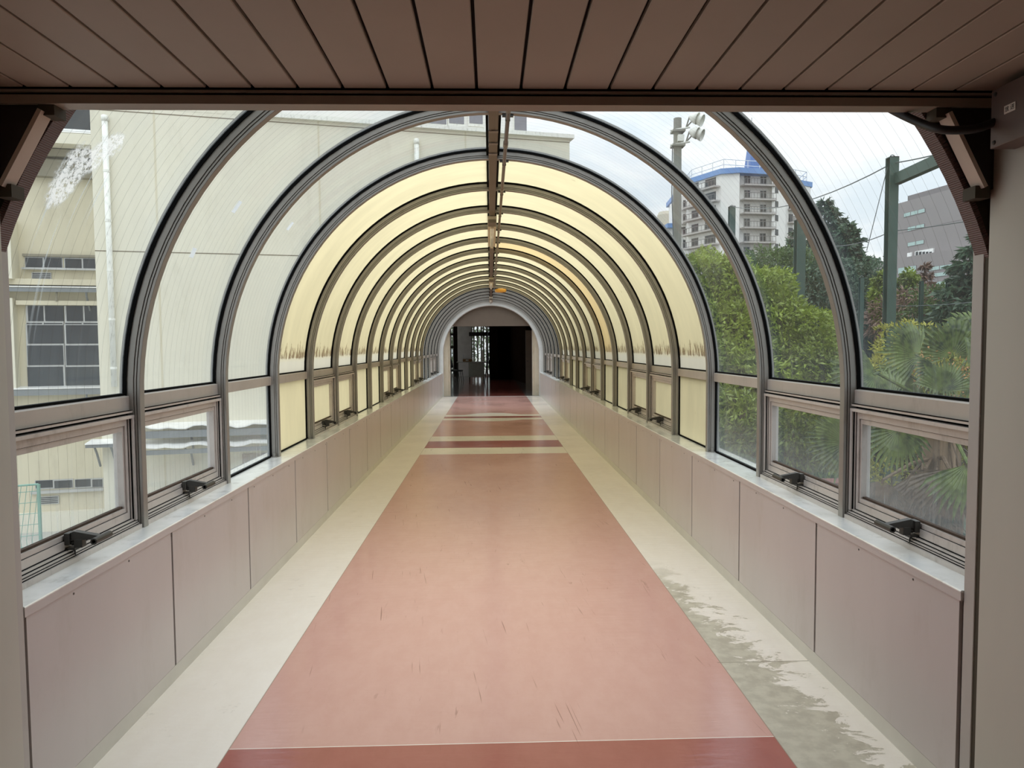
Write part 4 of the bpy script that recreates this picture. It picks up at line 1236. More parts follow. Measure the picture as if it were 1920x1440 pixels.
def blobs_points(blobs, n, shell=0.55):
    B = np.array(blobs, float); area = (B[:, 3] * B[:, 4] * B[:, 5]) ** (2 / 3); pr = area / area.sum()
    k = rng.choice(len(B), n, p=pr)
    d = rng.normal(size=(n, 3)); d /= np.linalg.norm(d, axis=1, keepdims=True)
    rad = shell + (1 - shell) * rng.random(n) ** 0.6
    # lumpy surface
    lump = 1 + 0.10 * np.sin(d[:, 0] * 7 + k) * np.sin(d[:, 1] * 6 + 2 * k) + 0.08 * np.sin(d[:, 2] * 11 + k)
    P = B[k, :3] + d * B[k, 3:] * (rad * lump)[:, None]
    nn = d / B[k, 3:]; nn /= np.linalg.norm(nn, axis=1, keepdims=True)
    return P, nn


def broad_tree(name, label, blobs, n, L, W, mat, trunk=None, cat='tree', group=None, droop=0.35, shell=0.6, ground=-4.0):
    B = np.array(blobs, float); cx, cy = B[0, 0], B[0, 1]
    o = empty(name, (cx, cy, ground)); tag(o, label, cat, group)
    P, nn = blobs_points(blobs, n, shell)
    # leaves gather in sprigs
    q = rng.integers(0, n, n // 6); spr = P[rng.choice(q, n)]
    P = P * 0.45 + spr * 0.0 + P * 0.55
    D = nn * 0.7 + rng.normal(size=(n, 3)) * 0.55; D[:, 2] -= droop
    D /= np.linalg.norm(D, axis=1, keepdims=True)
    leaf_mesh('crown', mat, P, D, L * rng.uniform(0.6, 1.25, n), W * rng.uniform(0.7, 1.2, n), o)
    m = MB(); z0 = B[:, 2].min()
    top = B[0, 2]
    m.tube([(cx, cy, ground), (cx + 0.1, cy, (ground + top) / 2), (cx, cy, top + B[0, 5] * 0.4)], [trunk or 0.2, (trunk or 0.2) * 0.7, 0.04], 8)
    for b in B[1:]:
        m.tube([(cx, cy, (ground + top) / 2), ((cx + b[0]) / 2, (cy + b[1]) / 2, (top + b[2]) / 2 - 0.4), (b[0], b[1], b[2])], [(trunk or 0.2) * 0.5, 0.05, 0.02], 6)
    m.build('trunk', BARK, o, smooth=True)
    return o


def conifer(name, label, x, y, ztop, zbase, rbase, nlev=22, per=9, mat=None, group=None, lean=0.0, ground=-4.0, needles=26):
    o = empty(name, (x, y, ground)); tag(o, label, 'tree', group)
    m = MB(); m.tube([(x, y, ground), (x, y, ztop - 0.2)], [0.35, 0.03], 8)
    Ps, Ds = [], []
    for i in range(nlev):
        t = i / (nlev - 1); z = ztop - 0.3 - (ztop - zbase) * t ** 0.95
        r = rbase * (0.06 + 0.94 * t ** 0.8) * rng.uniform(0.8, 1.12)
        for k in range(per):
            a = 2 * PI * (k + rng.random() * 0.8) / per + i * 0.7
            rr = r * rng.uniform(0.65, 1.15); dz = rr * rng.uniform(0.02, 0.16)
            tip = np.array([x + rr * math.cos(a), y + rr * math.sin(a), z + dz * 0.2 - rr * 0.16])
            base = np.array([x, y, z]); mid = (base + tip) / 2 + np.array([0, 0, rr * 0.14])
            m.tube([base, mid, tip], [0.05, 0.03, 0.01], 4, False)
            nn_ = max(10, int(needles * 3.6 * rr / rbase) + 8)
            s = np.sqrt(rng.random(nn_))[:, None]
            P = base * (1 - s) ** 2 + 2 * mid * s * (1 - s) + tip * s * s
            P = P + rng.normal(size=(nn_, 3)) * np.array([0.10, 0.10, 0.05]) * rr * 0.6
            side = rng.normal(size=(nn_, 3)) * 0.6
            D = np.array([math.cos(a), math.sin(a), -0.25]) + side; D[:, 2] -= 0.35
            Ps.append(P); Ds.append(D)
    P = np.concatenate(Ps); D = np.concatenate(Ds); D /= np.linalg.norm(D, axis=1, keepdims=True)
    n = len(P); L = (0.30 + 0.03 * rbase) * rng.uniform(0.6, 1.3, n)
    leaf_mesh('foliage', mat or LEAF_DARK, P, D, L, L * 0.34, o)
    m.build('trunk', BARK, o)
    return o


def pxb(lst): return [(*at_y(px, py, Y), r * Y / FPX, 1.2 * r * Y / FPX, r * Y / FPX) for px, py, r, Y in lst]


# big light green tree close to the tunnel
broad_tree('leafy_tree', 'big bushy light green tree close outside the clear panes on the right',
           pxb([(1390, 600, 105, 11.8), (1318, 560, 92, 12.2), (1452, 655, 108, 11.2), (1500, 722, 98, 10.6), (1340, 700, 130, 11.2), (1420, 785, 130, 10.5), (1300, 790, 120, 11.0), (1490, 830, 95, 10.0)]),
           80000, 0.105, 0.038, LEAF_LIGHT, 0.16, shell=0.74)
broad_tree('leafy_shrub', 'leafy green shrub right outside the lower pane of the third bay on the right',
           pxb([(1392, 792, 62, 8.2), (1490, 812, 78, 7.4), (1430, 860, 75, 7.8), (1345, 760, 45, 8.6)]), 7500, 0.115, 0.03, LEAF_LIGHT, 0.06, 'shrub', droop=0.75, shell=0.55)
MB().box(2.6, 4.4, 8.2, 8.5, -4.0, -0.15).build('trim_17', BRICKRED)
struct(bpy.data.objects['trim_17'], 'dark red wall top showing behind the shrub through the third lower pane on the right', 'wall')
# round yellow green shrub behind the palms
broad_tree('round_shrub', 'yellow-green clipped shrub with rounded clumps behind the palm fronds',
           [(8.3, 14, 1.3, 0.6, 0.7, 0.65), (9.1, 14.3, 1.1, 0.55, 0.6, 0.6), (8.7, 13.6, 0.6, 1.2, 0.9, 0.7), (9.7, 13.8, 0.65, 0.7, 0.7, 0.6), (7.8, 13.8, 0.7, 0.5, 0.6, 0.6), (8.2, 13.4, -0.4, 1.4, 1.0, 1.0), (9.5, 13.4, -0.5, 1.2, 1.0, 1.1)],
           11000, 0.11, 0.05, LEAF_YEL, 0.1, 'shrub', droop=-0.3, shell=0.8)

# fan palms
def fan_leaf(mbs, P, base, centre, axis, up, rad, spread, nleaf=23, tip_droop=0.25):
    """folded leaflets radiating in a fan; axis = main direction of the fan, up = fan normal"""
    c = Vector(centre); ax = Vector(axis).normalized(); nrm = Vector(up); nrm = (nrm - ax * nrm.dot(ax)).normalized(); sd = ax.cross(nrm)
    for i in range(nleaf):
        a = -spread / 2 + spread * i / (nleaf - 1)
        r = rad * (0.72 + 0.28 * math.cos(a * 0.55)) * random.uniform(0.92, 1.05)
        dr = ax * math.cos(a) + sd * math.sin(a); lat = (-ax * math.sin(a) + sd * math.cos(a))
        wv = spread / nleaf * 0.66
        p0 = c + dr * 0.05 * r; p1 = c + dr * 0.55 * r + nrm * 0.03 * r; p2 = c + dr * 0.82 * r - nrm * 0.02 * r - Vector((0, 0, 0.04 * r)); p3 = c + dr * r - Vector((0, 0, tip_droop * r * random.uniform(0.2, 1.0)))
        w1 = wv * 0.55 * r; w2 = w1 * 0.75
        f = nrm * (w1 * 0.7)
        mbs.add([p0, p1 + lat * w1 + f, p1, p1 - lat * w1 + f, p2 + lat * w2 + f * 0.6, p2, p2 - lat * w2 + f * 0.6, p3],
                [(0, 2, 1), (0, 3, 2), (1, 2, 5, 4), (2, 3, 6, 5), (4, 5, 7), (5, 6, 7)])
    P.tube([base, (Vector(base) + c) / 2 + Vector((0, 0, 0.04)), c, c + ax * rad * 0.08], [0.02, 0.016, 0.012, 0.008], 6)


def palm(label, x, y, ztop, fronds, dead, ground=-4.0, flowers=()):
    o = empty('fan_palm', (x, y, ground)); tag(o, label, 'palm', 'fan palms outside the right windows')
    m = MB(); m.tube([(x, y, ground), (x + 0.03, y, (ground + ztop) / 2), (x, y, ztop)], [0.13, 0.15, 0.12], 12); m.build('trunk', FIBRE, o, smooth=True)
    for (cx, cy, cz, ax, up, r, sp) in fronds:
        L_, P_ = MB(), MB(); fan_leaf(L_, P_, (x, y, ztop - 0.1), (cx, cy, cz), ax, up, r, sp)
        l = L_.build('frond', PALM_G, o); P_.build('petiole', PALM_G, l)
    for (cx, cy, cz, ax, up, r, sp) in dead:
        L_, P_ = MB(), MB(); fan_leaf(L_, P_, (x, y, ztop - 0.45), (cx, cy, cz), ax, up, r, sp, 26, 0.5)
        l = L_.build('dead_frond', PALM_D, o); tag(l, 'dry brown hanging frond'); P_.build('petiole', PALM_D, l)
    for (fx, fy, fz) in flowers:
        n = 150; P = rng.normal(size=(n, 3)) * np.array([0.05, 0.05, 0.08]) + np.array([fx, fy, fz]); D = rng.normal(size=(n, 3)); D /= np.linalg.norm(D, axis=1, keepdims=True)
        l = leaf_mesh('flower_cluster', SEED_O, P, D, 0.03, 0.016, o); tag(l, 'orange flower cluster')
    # hanging fibres under the crown
    m = MB()
    for i in range(26):
        a = random.uniform(0, 2 * PI); r = random.uniform(0.12, 0.4)
        m.tube([(x + 0.1 * math.cos(a), y + 0.1 * math.sin(a), ztop - random.uniform(0.1, 0.6)), (x + r * math.cos(a), y + r * math.sin(a), ztop - random.uniform(0.5, 1.0)), (x + r * 0.9 * math.cos(a), y + r * 0.9 * math.sin(a), ztop - random.uniform(1.1, 1.9))], 0.008, 4, False)
    m.build('dead_stalks', PALM_D, o)
    return o


def fpt(px, py, Y): return tuple(at_y(px, py, Y))


# palm A: the tall fan right of the near window
pa_ = at_y(1775, 690, 6.4)
palm('fan palm whose big round frond stands up at the right behind the first pane', pa_.x, 6.4, pa_.z - 0.25,
     [(*fpt(1786, 668, 6.2), (0.0, 0.1, 1), (-0.35, -1, 0.1), 0.42, 3.6),
      (*fpt(1722, 668, 6.0), (-0.85, 0.0, 0.5), (0.2, -1, 0.3), 0.40, 2.8),
      (*fpt(1760, 690, 5.9), (-0.3, -0.3, -0.5), (0.2, -1, 0.4), 0.30, 3.0),
      (*fpt(1815, 690, 6.0), (0.9, -0.2, -0.2), (-0.2, -1, 0.4), 0.40, 3.4),
      (*fpt(1700, 700, 6.3), (-0.5, 0, -0.7), (0.2, -1, 0.5), 0.34, 2.6),
      (*fpt(1830, 640, 6.6), (0.6, 0.3, 0.7), (-0.3, -1, 0.2), 0.42, 3.2)],
     [(*fpt(1735, 880, 5.6), (0.15, -0.1, -1), (0.1, -1, 0.2), 0.42, 2.6), (*fpt(1700, 900, 5.9), (-0.1, 0, -1), (0.2, -1, 0.2), 0.40, 2.0)],
     flowers=(fpt(1790, 712, 5.9), fpt(1822, 716, 6.0), fpt(1733, 692, 6.1)))
pb_ = at_y(1690, 800, 5.6)
palm('fan palm with a low drooping frond seen through the first sash on the right', pb_.x + 0.5, 5.9, pb_.z + 0.15,
     [(*fpt(1684, 806, 4.6), (-0.1, -0.15, -1), (0.15, -1, 0.5), 0.27, 3.7),
      (*fpt(1645, 700, 5.2), (-0.6, 0, -0.25), (0.1, -1, 0.6), 0.36, 3.0),
      (*fpt(1815, 870, 5.0), (0.3, -0.2, -0.8), (-0.2, -1, 0.4), 0.40, 3.2),
      (*fpt(1590, 830, 5.6), (-1, 0, 0.1), (0.1, -1, 0.4), 0.36, 2.8),
      (*fpt(1670, 750, 5.6), (-0.4, 0.1, 0.4), (0.1, -1, 0.5), 0.33, 3.0),
      (*fpt(1765, 735, 5.5), (0.1, -0.1, 0.9), (0.1, -1, 0.5), 0.30, 2.6)],
     [(*fpt(1780, 880, 5.2), (0.05, -0.1, -1), (0.0, -1, 0.3), 0.42, 3.0), (*fpt(1655, 900, 5.4), (-0.2, 0, -1), (0.0, -1, 0.3), 0.36, 2.2), (*fpt(1745, 960, 5.3), (0.1, 0, -1), (0.0, -1, 0.3), 0.36, 2.2)])

# conifers and the mixed trees behind
conifer('cedar_tree', 'tall dark cedar left of the green net pole, the taller one with the pointed top', at_y(1547, 375, 62).x, 62, at_y(1547, 372, 62).z, 1.5, 6.8, 28, 10, needles=40)
conifer('cedar_tree', 'dark cedar touching the left side of the tall green net pole', at_y(1592, 412, 40).x, 40, at_y(1592, 412, 40).z, 0.5, 3.6, 24, 10, needles=30)
conifer('cedar_tree', 'dark cedar in front of the white apartment block, above the light green tree', at_y(1492, 440, 52).x, 52, at_y(1492, 428, 52).z, 0.0, 3.6, 22, 9, needles=28)
conifer('cedar_tree', 'spreading dark cedar at the right picture edge before the grey office', at_y(1838, 430, 26).x, 26, at_y(1838, 425, 26).z, 0.6, 2.7, 12, 9, needles=44)
conifer('conifer_tree', 'thin brownish conifer before the grey office block', at_y(1734, 492, 38).x, 38, at_y(1734, 488, 38).z, 1.0, 1.9, 12, 7, mat=LEAF_BROWN, needles=22)


def tree_px(name, label, px, py, Y, rx, rz, n, mat, L=0.35, W=0.16, extra=()):
    c = at_y(px, py, Y); bl = [(c.x, c.y, c.z, rx, rx, rz)]
    for (ox, oz, q) in extra: bl.append((c.x + ox, c.y, c.z + oz, rx * q, rx * q, rz * q))
    return broad_tree(name, label, bl, n, L, W, mat, 0.18)


tree_px('slender_tree', 'slender bright green tree right of the tall green net pole', 1701, 566, 34, 0.62, 1.4, 2600, LEAF_LIGHT, 0.2, 0.09, ((0.05, 0.8, 0.6),))
tree_px('slender_tree', 'bright green bush peeping out left of the tall green net pole', 1654, 560, 33, 0.55, 1.2, 2200, LEAF_LIGHT, 0.2, 0.09, ((0.1, 0.8, 0.5),))
tree_px('broad_tree', 'wide mid green tree under the spreading cedar at the right', 1790, 590, 30, 2.0, 1.5, 9000, LEAF_MID, 0.2, 0.09, ((1.4, 0.1, 0.8), (-1.2, -0.5, 0.7)))
tree_px('bare_tree', 'brown-red half-bare tree behind the thin lower poles', 1728, 588, 31, 1.6, 1.3, 2400, LEAF_BROWN, 0.3, 0.07, ((-1.2, -0.2, 0.8), (1.0, -0.5, 0.8)))
tree_px('broad_tree', 'dark green tree mass between the two cedars', 1585, 560, 36, 2.6, 2.2, 9000, LEAF_DARK, 0.24, 0.1, ((-2.2, 0.0, 0.9), (1.6, -0.6, 0.8)))
tree_px('broad_tree', 'dark green tree behind the light green tree, left of the green post', 1440, 520, 38, 2.4, 1.7, 8000, LEAF_MID, 0.24, 0.1, ((1.6, 0.3, 0.8), (-1.4, -0.4, 0.8)))
hb = []
for i in range(16): hb.append((8 + i * 2.0, 32 + (i % 3), -1.6 + 0.4 * math.sin(i * 2.1), 1.9, 1.6, 2.6))
broad_tree('hedge_row', 'dark green hedge mass along the foot of the trees at the right', hb, 22000, 0.26, 0.11, LEAF_DARK, 0.1, 'hedge', shell=0.7)
hb = []
for i in range(9): hb.append((6.8 + i * 1.3, 9.8 + (i % 2) * 0.8, -2.6 + 0.3 * math.sin(i * 1.7), 1.0, 0.9, 1.2))
broad_tree('low_shrubs', 'low green shrubs on the ground behind the palms', hb, 11000, 0.13, 0.05, LEAF_DARK, 0.05, 'shrubs', shell=0.6)  # dark leaf colour stands in for the dense shade behind the palms
broad_tree('garden_bush', 'leafy bush seen through the hall windows beyond the desk', [(hx(905, 44), 44, 0.2, 2.2, 1.2, 2.6), (hx(846, 44), 44, 0.2, 1.4, 1.2, 2.4), (hx(880, 45), 45, 1.0, 2.2, 1.2, 2.4)], 2800, 0.26, 0.12, LEAF_MID, 0.12, 'bush')

# green net poles with cables
def pole(name, label, px0, px1, py_top, Y, mat, zb=-4.0, round_=False):
    a = at_y(px0, py_top, Y); b = at_y(px1, py_top, Y); w_ = (b.x - a.x) / 2; cx = (a.x + b.x) / 2
    o = empty(name, (cx, Y, zb)); tag(o, label, 'pole', 'poles of the sports net')
    m = MB()
    if round_: m.tube([(cx, Y, zb), (cx, Y, a.z)], w_, 12)
    else:
        m.box(cx - w_, cx + w_, Y - w_, Y - w_ * 0.8, zb, a.z); m.box(cx - w_, cx + w_, Y + w_ * 0.8, Y + w_, zb, a.z); m.box(cx - w_ * 0.25, cx + w_ * 0.25, Y - w_ * 0.8, Y + w_ * 0.8, zb, a.z)
        m.box(cx - w_, cx + w_, Y - w_, Y + w_, a.z - 0.02, a.z)
    m.build('shaft', mat, o)
    m = MB(); m.tube([(cx + 0.06 * math.cos(t), Y, a.z + 0.06 * abs(math.sin(t))) for t in [PI * i / 8 for i in range(9)]], 0.012, 6); m.build('cable_eye', WIREM, o)
    return o, Vector((cx, Y, a.z)), w_


PA, ta, wa = pole('net_pole', 'tall dark green net pole with a cross beam, before the grey office', 1665, 1681.5, 295, 18, GREENPOLE)
e0 = at_y(1680, 334, 18); e1 = at_y(1757, 302.5, 16.2); e2 = e0 + (e1 - e0) * 2.4
zb_ = e0.z
m_ = MB(); dv = (Vector((e2.x, e2.y, 0)) - Vector((e0.x, e0.y, 0))).normalized(); sv_ = Vector((-dv.y, dv.x, 0)) * 0.09
m_.prism([Vector((e0.x, e0.y, zb_ - 0.17)) - sv_, Vector((e0.x, e0.y, zb_ - 0.17)) + sv_, Vector((e0.x, e0.y, zb_ + 0.10)) + sv_, Vector((e0.x, e0.y, zb_ + 0.10)) - sv_], Vector((e2.x - e0.x, e2.y - e0.y, 0)))
m_.build('cross_beam', GREENPOLE, PA)
PB, tb, _ = pole('net_pole', 'shorter green net pole top in front of the white apartment block', 1367, 1377.5, 387, 32, GREENPOLE)
PC, tcp, _ = pole('net_pole', 'green net post in front of the dark cedars, above the light green tree', 1492, 1508, 412, 22, GREENPOLE)
for (a, b, yt, Y, lb) in ((1725, 1731, 527, 27, 'thin green fence post below the thin brownish conifer'), (1775, 1782, 528, 27, 'thin green fence post before the spreading cedar'), (1612, 1619, 520, 27, 'thin green fence post left of the tall green net pole')):
    pole('fence_post', lb, a, b, yt, Y, GREENPOLE)


def cable(label, pts, r=0.014):
    m = MB()
    out = []
    for i in range(len(pts) - 1):
        a, b, sag = Vector(pts[i][0]), Vector(pts[i + 1][0]), pts[i][1]
        for j in range(13):
            if j == 12 and i < len(pts) - 2: continue
            t = j / 12; p = a.lerp(b, t); p.z -= sag * 4 * t * (1 - t); out.append(p)
    o = m.tube(out, r, 5).build('steel_cable', WIREM); tag(o, label, 'cable', 'cables of the sports net')


cable('upper net cable running from the short green pole to the tall green pole and on', [(tb, 0.5), (ta + Vector((0, 0, -0.15)), 0.05), (Vector(at_y(1850, 262, 15.5)), 0)], 0.016)
cable('lower net cable crossing in front of the grey office and the cedars', [(Vector(at_y(1560, 462, 22)), 0.1), (Vector(at_y(1673, 433, 18)), 0.03), (Vector(at_y(1850, 408, 16.5)), 0)], 0.012)
cable('slanting stay wire from the top of the tall green pole down to the left', [(ta + Vector((-0.12, 0, -0.25)), 0.0), (Vector(at_y(1625, 470, 18.5)), 0)], 0.010)
cable('thin bottom net wire crossing in front of the trees at the right', [(Vector(at_y(1680, 574, 18)), 0.03), (Vector(at_y(1850, 564, 17)), 0)], 0.008)

# floodlight pole
FYP = 30.0
fp0 = at_y(1263, 222, FYP); fp1 = at_y(1278, 222, FYP); fcx = (fp0.x + fp1.x) / 2; fw_ = (fp1.x - fp0.x) / 2
fl_ = empty('floodlight_pole', (fcx, FYP, -4)); tag(fl_, 'grey concrete floodlight pole with white lamps at its top, left of the apartment block', 'lamp post')
m_ = MB(); m_.tube([(fcx, FYP, -4), (fcx, FYP, fp0.z)], [fw_ * 1.35, fw_], 8); m_.build('shaft', CONCPOLE, fl_)
for i, py in enumerate((242, 269)):
    z = at_y(1270, py, FYP).z
    MB().tube([(fcx - 0.35, FYP - 0.2, z - 0.12), (fcx + 0.45, FYP - 0.25, z)], 0.04, 6).build('bracket', LAMPW, fl_)
    MB().box(fcx - 0.26, fcx + 0.26, FYP - 0.3, FYP + 0.2, z - 0.16, z - 0.08).build('collar', CONCPOLE, fl_)
    for dx_, dz_ in ((0.42, 0.30), (0.62, 0.22)):
        MB().tube([(fcx + 0.30, FYP - 0.2, z), (fcx + dx_, FYP - 0.3, z + dz_ + 0.12)], 0.03, 6).build('lamp_arm', CONCPOLE, fl_)
        MB().lathe([(0.05, 0), (0.13, 0.06), (0.22, 0.22), (0.25, 0.36), (0.235, 0.36), (0.20, 0.22), (0.0, 0.08)], (fcx + dx_, FYP - 0.3, z + dz_ + 0.12), 20, (0.75, -0.45, -0.35)).build('floodlight', LAMPW, fl_, smooth=True)
MB().box(fcx - 0.05, fcx + 0.2, FYP - 0.32, FYP - 0.15, at_y(1270, 268, FYP).z, at_y(1270, 256, FYP).z).build('control_box', LAMPW, fl_)
zc = at_y(1270, 272, FYP).z
MB().tube([(fcx - 0.26, FYP - 0.2, zc), (fcx - 0.28, FYP - 0.2, zc - 2), (fcx - 0.2, FYP - 0.2, zc - 4), (fcx - 0.24, FYP - 0.2, zc - 7)], 0.022, 6).build('cable', WIREM, fl_)

# white apartment block
AY = 140.0
ap = empty('apartment_building', (52, 150, -4)); tag(ap, 'white apartment block with balconies and a blue roof edge beyond the trees', 'building')
zrf = at_y(1380, 327, AY).z; zbl = at_y(1380, 317, AY).z
def A2(px, Y): return at_y(px, 400, Y).x
plan = [(A2(1288, 149), 149), (A2(1352, AY), AY), (A2(1386, 139), 139), (A2(1387, 141), 141), (A2(1447, 142), 142), (A2(1447, 140.5), 140.5), (A2(1472, 143), 143), (A2(1474, 147), 147), (A2(1519, 151), 151), (A2(1519, 151) + 3, 170), (A2(1288, 149) + 2, 172)]
MB().prism([(x, y, -4) for x, y in plan], (0, 0, zrf + 4)).build('wall', APTW, ap)
cxp = sum(p[0] for p in plan) / len(plan); cyp = sum(p[1] for p in plan) / len(plan)
rp = [(cxp + (x - cxp) * 1.035, cyp + (y - cyp) * 1.05) for x, y in plan if not (x, y) in (plan[3], plan[4])]
MB().prism([(x, y, zrf) for x, y in rp], (0, 0, zbl - zrf)).build('roof_band', BLUE, ap)
# roof fence
m_ = MB(); hz = at_y(1380, 297, AY).z
fpn = [(cxp + (x - cxp) * 0.93, cyp + (y - cyp) * 0.93) for x, y in plan if not (x, y) in (plan[2], plan[3], plan[4], plan[5])]
for i in range(len(fpn)):
    a, b = fpn[i], fpn[(i + 1) % len(fpn)]; n = max(2, int(math.hypot(a[0] - b[0], a[1] - b[1]) / 2.5))
    for zz in (hz, (hz + zbl) / 2): m_.tube([(*a, zz), (*b, zz)], 0.07, 4)
    for j in range(n): t = j / n; m_.tube([(a[0] + (b[0] - a[0]) * t, a[1] + (b[1] - a[1]) * t, zbl), (a[0] + (b[0] - a[0]) * t, a[1] + (b[1] - a[1]) * t, hz)], 0.07, 4)
m_.build('roof_railing', RAILW, ap)
tw = MB(); tb0 = at_y(1404, 315, 150); tb1 = at_y(1440, 315, 150); tt0 = at_y(1413, 252, 150); tt1 = at_y(1433, 252, 150)
tw.add([(tb0.x, 150, zbl), (tb1.x, 150, zbl), (tb1.x, 154, zbl), (tb0.x, 154, zbl), (tt0.x, 150.8, tt0.z), (tt1.x, 150.8, tt0.z), (tt1.x, 153, tt0.z), (tt0.x, 153, tt0.z)],
       [(0, 1, 5, 4), (1, 2, 6, 5), (2, 3, 7, 6), (3, 0, 4, 7), (4, 5, 6, 7)])
tw.build('roof_tower', BLUETOWER, ap)
MB().tube([(tt0.x + 0.3, 152, tt0.z), (tt0.x + 0.3, 152, at_y(1420, 215, 150).z)], 0.06, 5).build('antenna', RAILG, ap)
def fpl(a, b):
    P0 = Vector((a[0], a[1], 0)); ang = math.atan2(b[1] - a[1], b[0] - a[0]); return Plane(P0, ang)
PF = fpl(plan[3], plan[4]); PL_ = fpl(plan[0], plan[1]); PS = fpl(plan[5], plan[6]); PRR = fpl(plan[7], plan[8])
wF = math.hypot(plan[4][0] - plan[3][0], plan[4][1] - plan[3][1]); wL = math.hypot(plan[1][0] - plan[0][0], plan[1][1] - plan[0][1])
def balcony(pl, u0, u1, z, dep, o0=0.0):
    m = MB(); pl.box(m, u0, u1, z - 0.25, z + 0.05, o0, dep); b = m.build('balcony', APTG, ap)
    m = MB()
    for t in range(11):
        u = u0 + 0.05 + (u1 - u0 - 0.1) * t / 10; pl.box(m, u - 0.03, u + 0.03, z, z + 1.15, dep - 0.12, dep - 0.06)
    pl.box(m, u0, u1, z + 1.1, z + 1.2, dep - 0.14, dep - 0.04); pl.box(m, u0, u1, z + 0.15, z + 0.22, dep - 0.12, dep - 0.06)
    m.build('railing', RAILG, b)
    return b
for i, py in enumerate((349.5, 376, 402, 429, 456, 482, 508)):
    z = PF.uz(1417, py)[1]
    balcony(PF, 0.05, wF - 0.05, z, 1.9)
    for (a, b) in ((0.12, 0.32), (0.62, 0.82)):
        m_ = MB(); PF.box(m_, wF * a, wF * b, z + 0.1, z + 2.0, 0.0, 0.05); f = m_.build('window', WINALU, ap)
        m_ = MB(); PF.box(m_, wF * a + 0.08, wF * (a + b) / 2 - 0.04, z + 0.15, z + 1.92, 0.05, 0.06); m_.build('pane', WINGLASS, f)
        m_ = MB(); PF.box(m_, wF * (a + b) / 2 + 0.04, wF * b - 0.08, z + 0.15, z + 1.92, 0.05, 0.06); m_.build('pane', WINGLASS, f)
    balcony(PL_, 0.4, wL - 0.3, z - 0.2, 1.5)
    for (a, b) in ((0.15, 0.35), (0.55, 0.85)):
        m_ = MB(); PL_.box(m_, wL * a, wL * b, z - 0.1, z + 1.8, 0.0, 0.05); m_.build('window', WINGLASS, ap)
    if i < 6:
        a_, zz = PS.uz(1453, py + 12); b_ = PS.uz(1459, py + 12)[0]
        m_ = MB(); PS.box(m_, a_, b_, zz, zz + 1.2, 0.0, 0.04); m_.build('window', WINGLASS, ap)
        balcony(PRR, 0.5, 2.5, z - 0.6, 1.2)
        m_ = MB(); PRR.box(m_, 0.8, 2.2, z - 0.5, z + 1.2, 0.0, 0.05); m_.build('window', WINGLASS, ap)
# lower stepped wing of the block at its left
lwz = at_y(1275, 388, 150).z
lw = MB(); lw.box(A2(1246, 155), A2(1290, 150), 152, 168, -4, at_y(1270, 428, 152).z); lw.build('lower_wing', APTW, ap)
lw = MB(); lw.box(A2(1243, 155), A2(1291, 150), 151, 169, at_y(1270, 428, 152).z, at_y(1270, 420, 152).z); lw.build('roof_band', BLUE, ap)
lw = MB(); lw.box(A2(1278, 150), A2(1296, 150), 150.5, 160, at_y(1270, 428, 152).z, at_y(1275, 370, 152).z); lw.build('lower_wing', APTW, ap)
for py in (392, 418, 442, 466):
    z = at_y(1285, py, 150).z
    m_ = MB(); m_.box(A2(1279, 150), A2(1295, 150), 149.0, 150.5, z - 0.25, z + 0.05); b_ = m_.build('balcony', APTG, ap)
    m_ = MB()
    for t in range(6): xx = A2(1279, 150) + t * (A2(1295, 150) - A2(1279, 150)) / 5; m_.box(xx - 0.04, xx + 0.04, 149.0, 149.08, z, z + 1.15)
    m_.box(A2(1279, 150), A2(1295, 150), 149.0, 149.08, z + 1.1, z + 1.2); m_.build('railing', RAILG, b_)
    m_ = MB(); m_.box(A2(1282, 150), A2(1288, 150), 150.42, 150.48, z + 0.1, z + 1.9); m_.build('window', WINGLASS, ap)
bt = empty('distant_building', (at_y(1252, 430, 185).x, 186, -4)); tag(bt, 'low beige building with a rounded roof tank left of the floodlight pole', 'building')
MB().box(at_y(1236, 430, 185).x, at_y(1268, 430, 185).x, 181, 192, -4, at_y(1252, 425, 185).z).build('wall', pbr('beige_render', lin(204, 194, 178), 0.8), bt)
MB().lathe([(0, at_y(1252, 396, 185).z), (2.3, at_y(1252, 398, 185).z), (2.7, at_y(1252, 404, 185).z), (2.9, at_y(1252, 425, 185).z)], (at_y(1252, 420, 185).x, 185, 0), 20).build('roof_tank', pbr('beige_tank', lin(196, 188, 170), 0.7), bt)

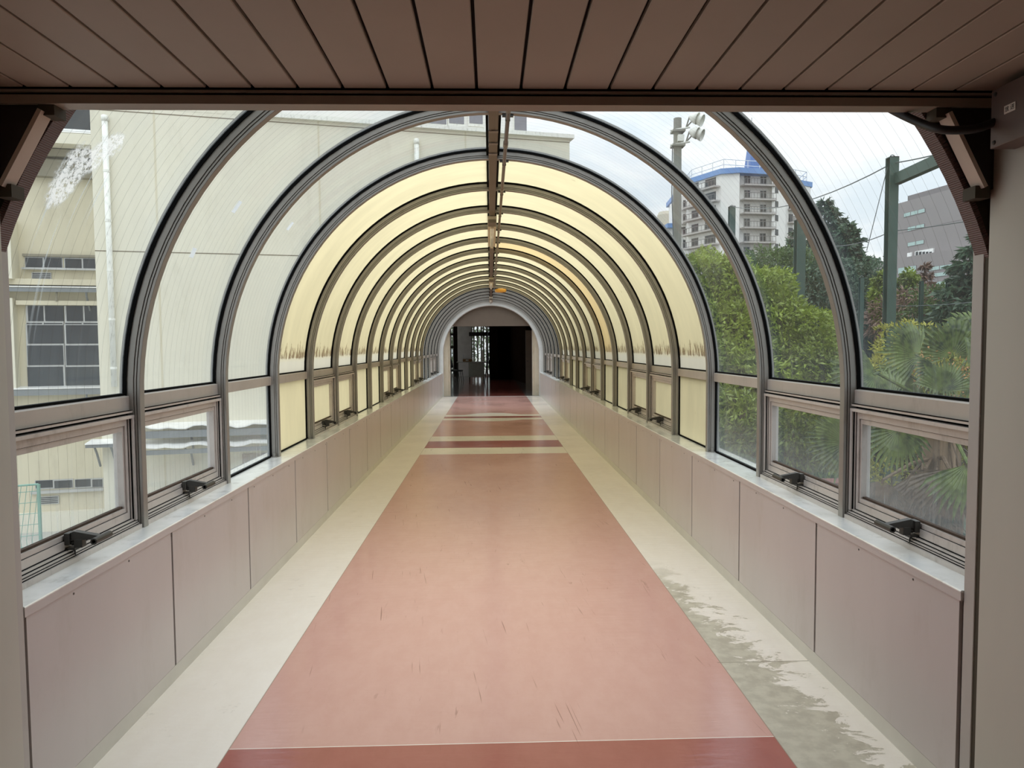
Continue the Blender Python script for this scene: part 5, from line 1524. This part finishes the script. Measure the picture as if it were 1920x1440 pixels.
# grey office block
of = empty('office_building', (66, 100, -4)); tag(of, 'grey clad office block with pale green strip windows at the right', 'building')
oa = at_y(1660, 380, 113); ob = at_y(1782, 346, 100)
PO = fpl((oa.x, oa.y), (ob.x, ob.y)); wO = 34.0
zmain = PO.uz(1690, 380)[1]
m_ = MB(); PO.box(m_, PO.uz(1676, 400)[0], wO, -4, zmain, -18, 0); m_.build('wall', OFFICE, of)
m_ = MB(); PO.box(m_, PO.uz(1701, 366)[0], wO, zmain, PO.uz(1710, 365)[1], -14, -0.1); m_.build('penthouse', OFFICE2, of)
zl = PO.uz(1690, 486)[1]
m_ = MB(); PO.box(m_, PO.uz(1640, 490)[0] - 3, wO, -4, zl, -16, 1.2); m_.build('lower_block', OFFICE, of)
def oband(px0, py0, px1, py1, nsp, mat, o=0.0):
    ua = PO.uz(px0, py0)[0]; ub = PO.uz(px1, py0)[0]; pm = (px0 + px1) / 2
    z1 = PO.uz(pm, py0)[1]; z0 = PO.uz(pm, py1)[1]
    m = MB(); PO.box(m, ua, ub, z0, z1, o, o + 0.05); f = m.build('window', OFFICE2, of)
    for i in range(nsp):
        a = ua + (ub - ua) * i / nsp; b = ua + (ub - ua) * (i + 1) / nsp
        m = MB(); PO.box(m, a + 0.08, b - 0.08, z0 + 0.06, z1 - 0.06, o + 0.05, o + 0.06); m.build('pane', WINGLASS2, f)
oband(1695, 395, 1735, 403, 3, 0); oband(1702, 422.5, 1734, 430.5, 2, 0); oband(1702, 452, 1733, 460, 2, 0)
m_ = MB(); PO.pbox(m_, 1703, 474, 1711, 483, 0, 0.2); m_.build('sign_panel', WHITEMETAL, of)
m_ = MB(); PO.pbox(m_, 1718, 468.5, 1752, 480, 0, 0.25); f = m_.build('window', WHITEMETAL, of)
for i in range(5):
    m_ = MB(); PO.pbox(m_, 1719.5 + i * 6.4, 472, 1724.3 + i * 6.4, 479.6, 0.25, 0.27); m_.build('pane', WINGLASS, f)
for (a, b, c, d) in ((1679, 503, 1690, 515), (1697, 500, 1732, 512), (1753, 498, 1800, 506), (1705, 533, 1722, 541), (1740, 512, 1792, 520), (1740, 528, 1800, 536)):
    oband(a, c if False else b, c, d, 2, 0, 1.2)
m_ = MB(); PO.box(m_, PO.uz(1660, 440)[0], wO, PO.uz(1690, 437)[1], PO.uz(1690, 437)[1] + 0.06, 0, 0.02); m_.build('cladding_joint', OFFICE2, of)
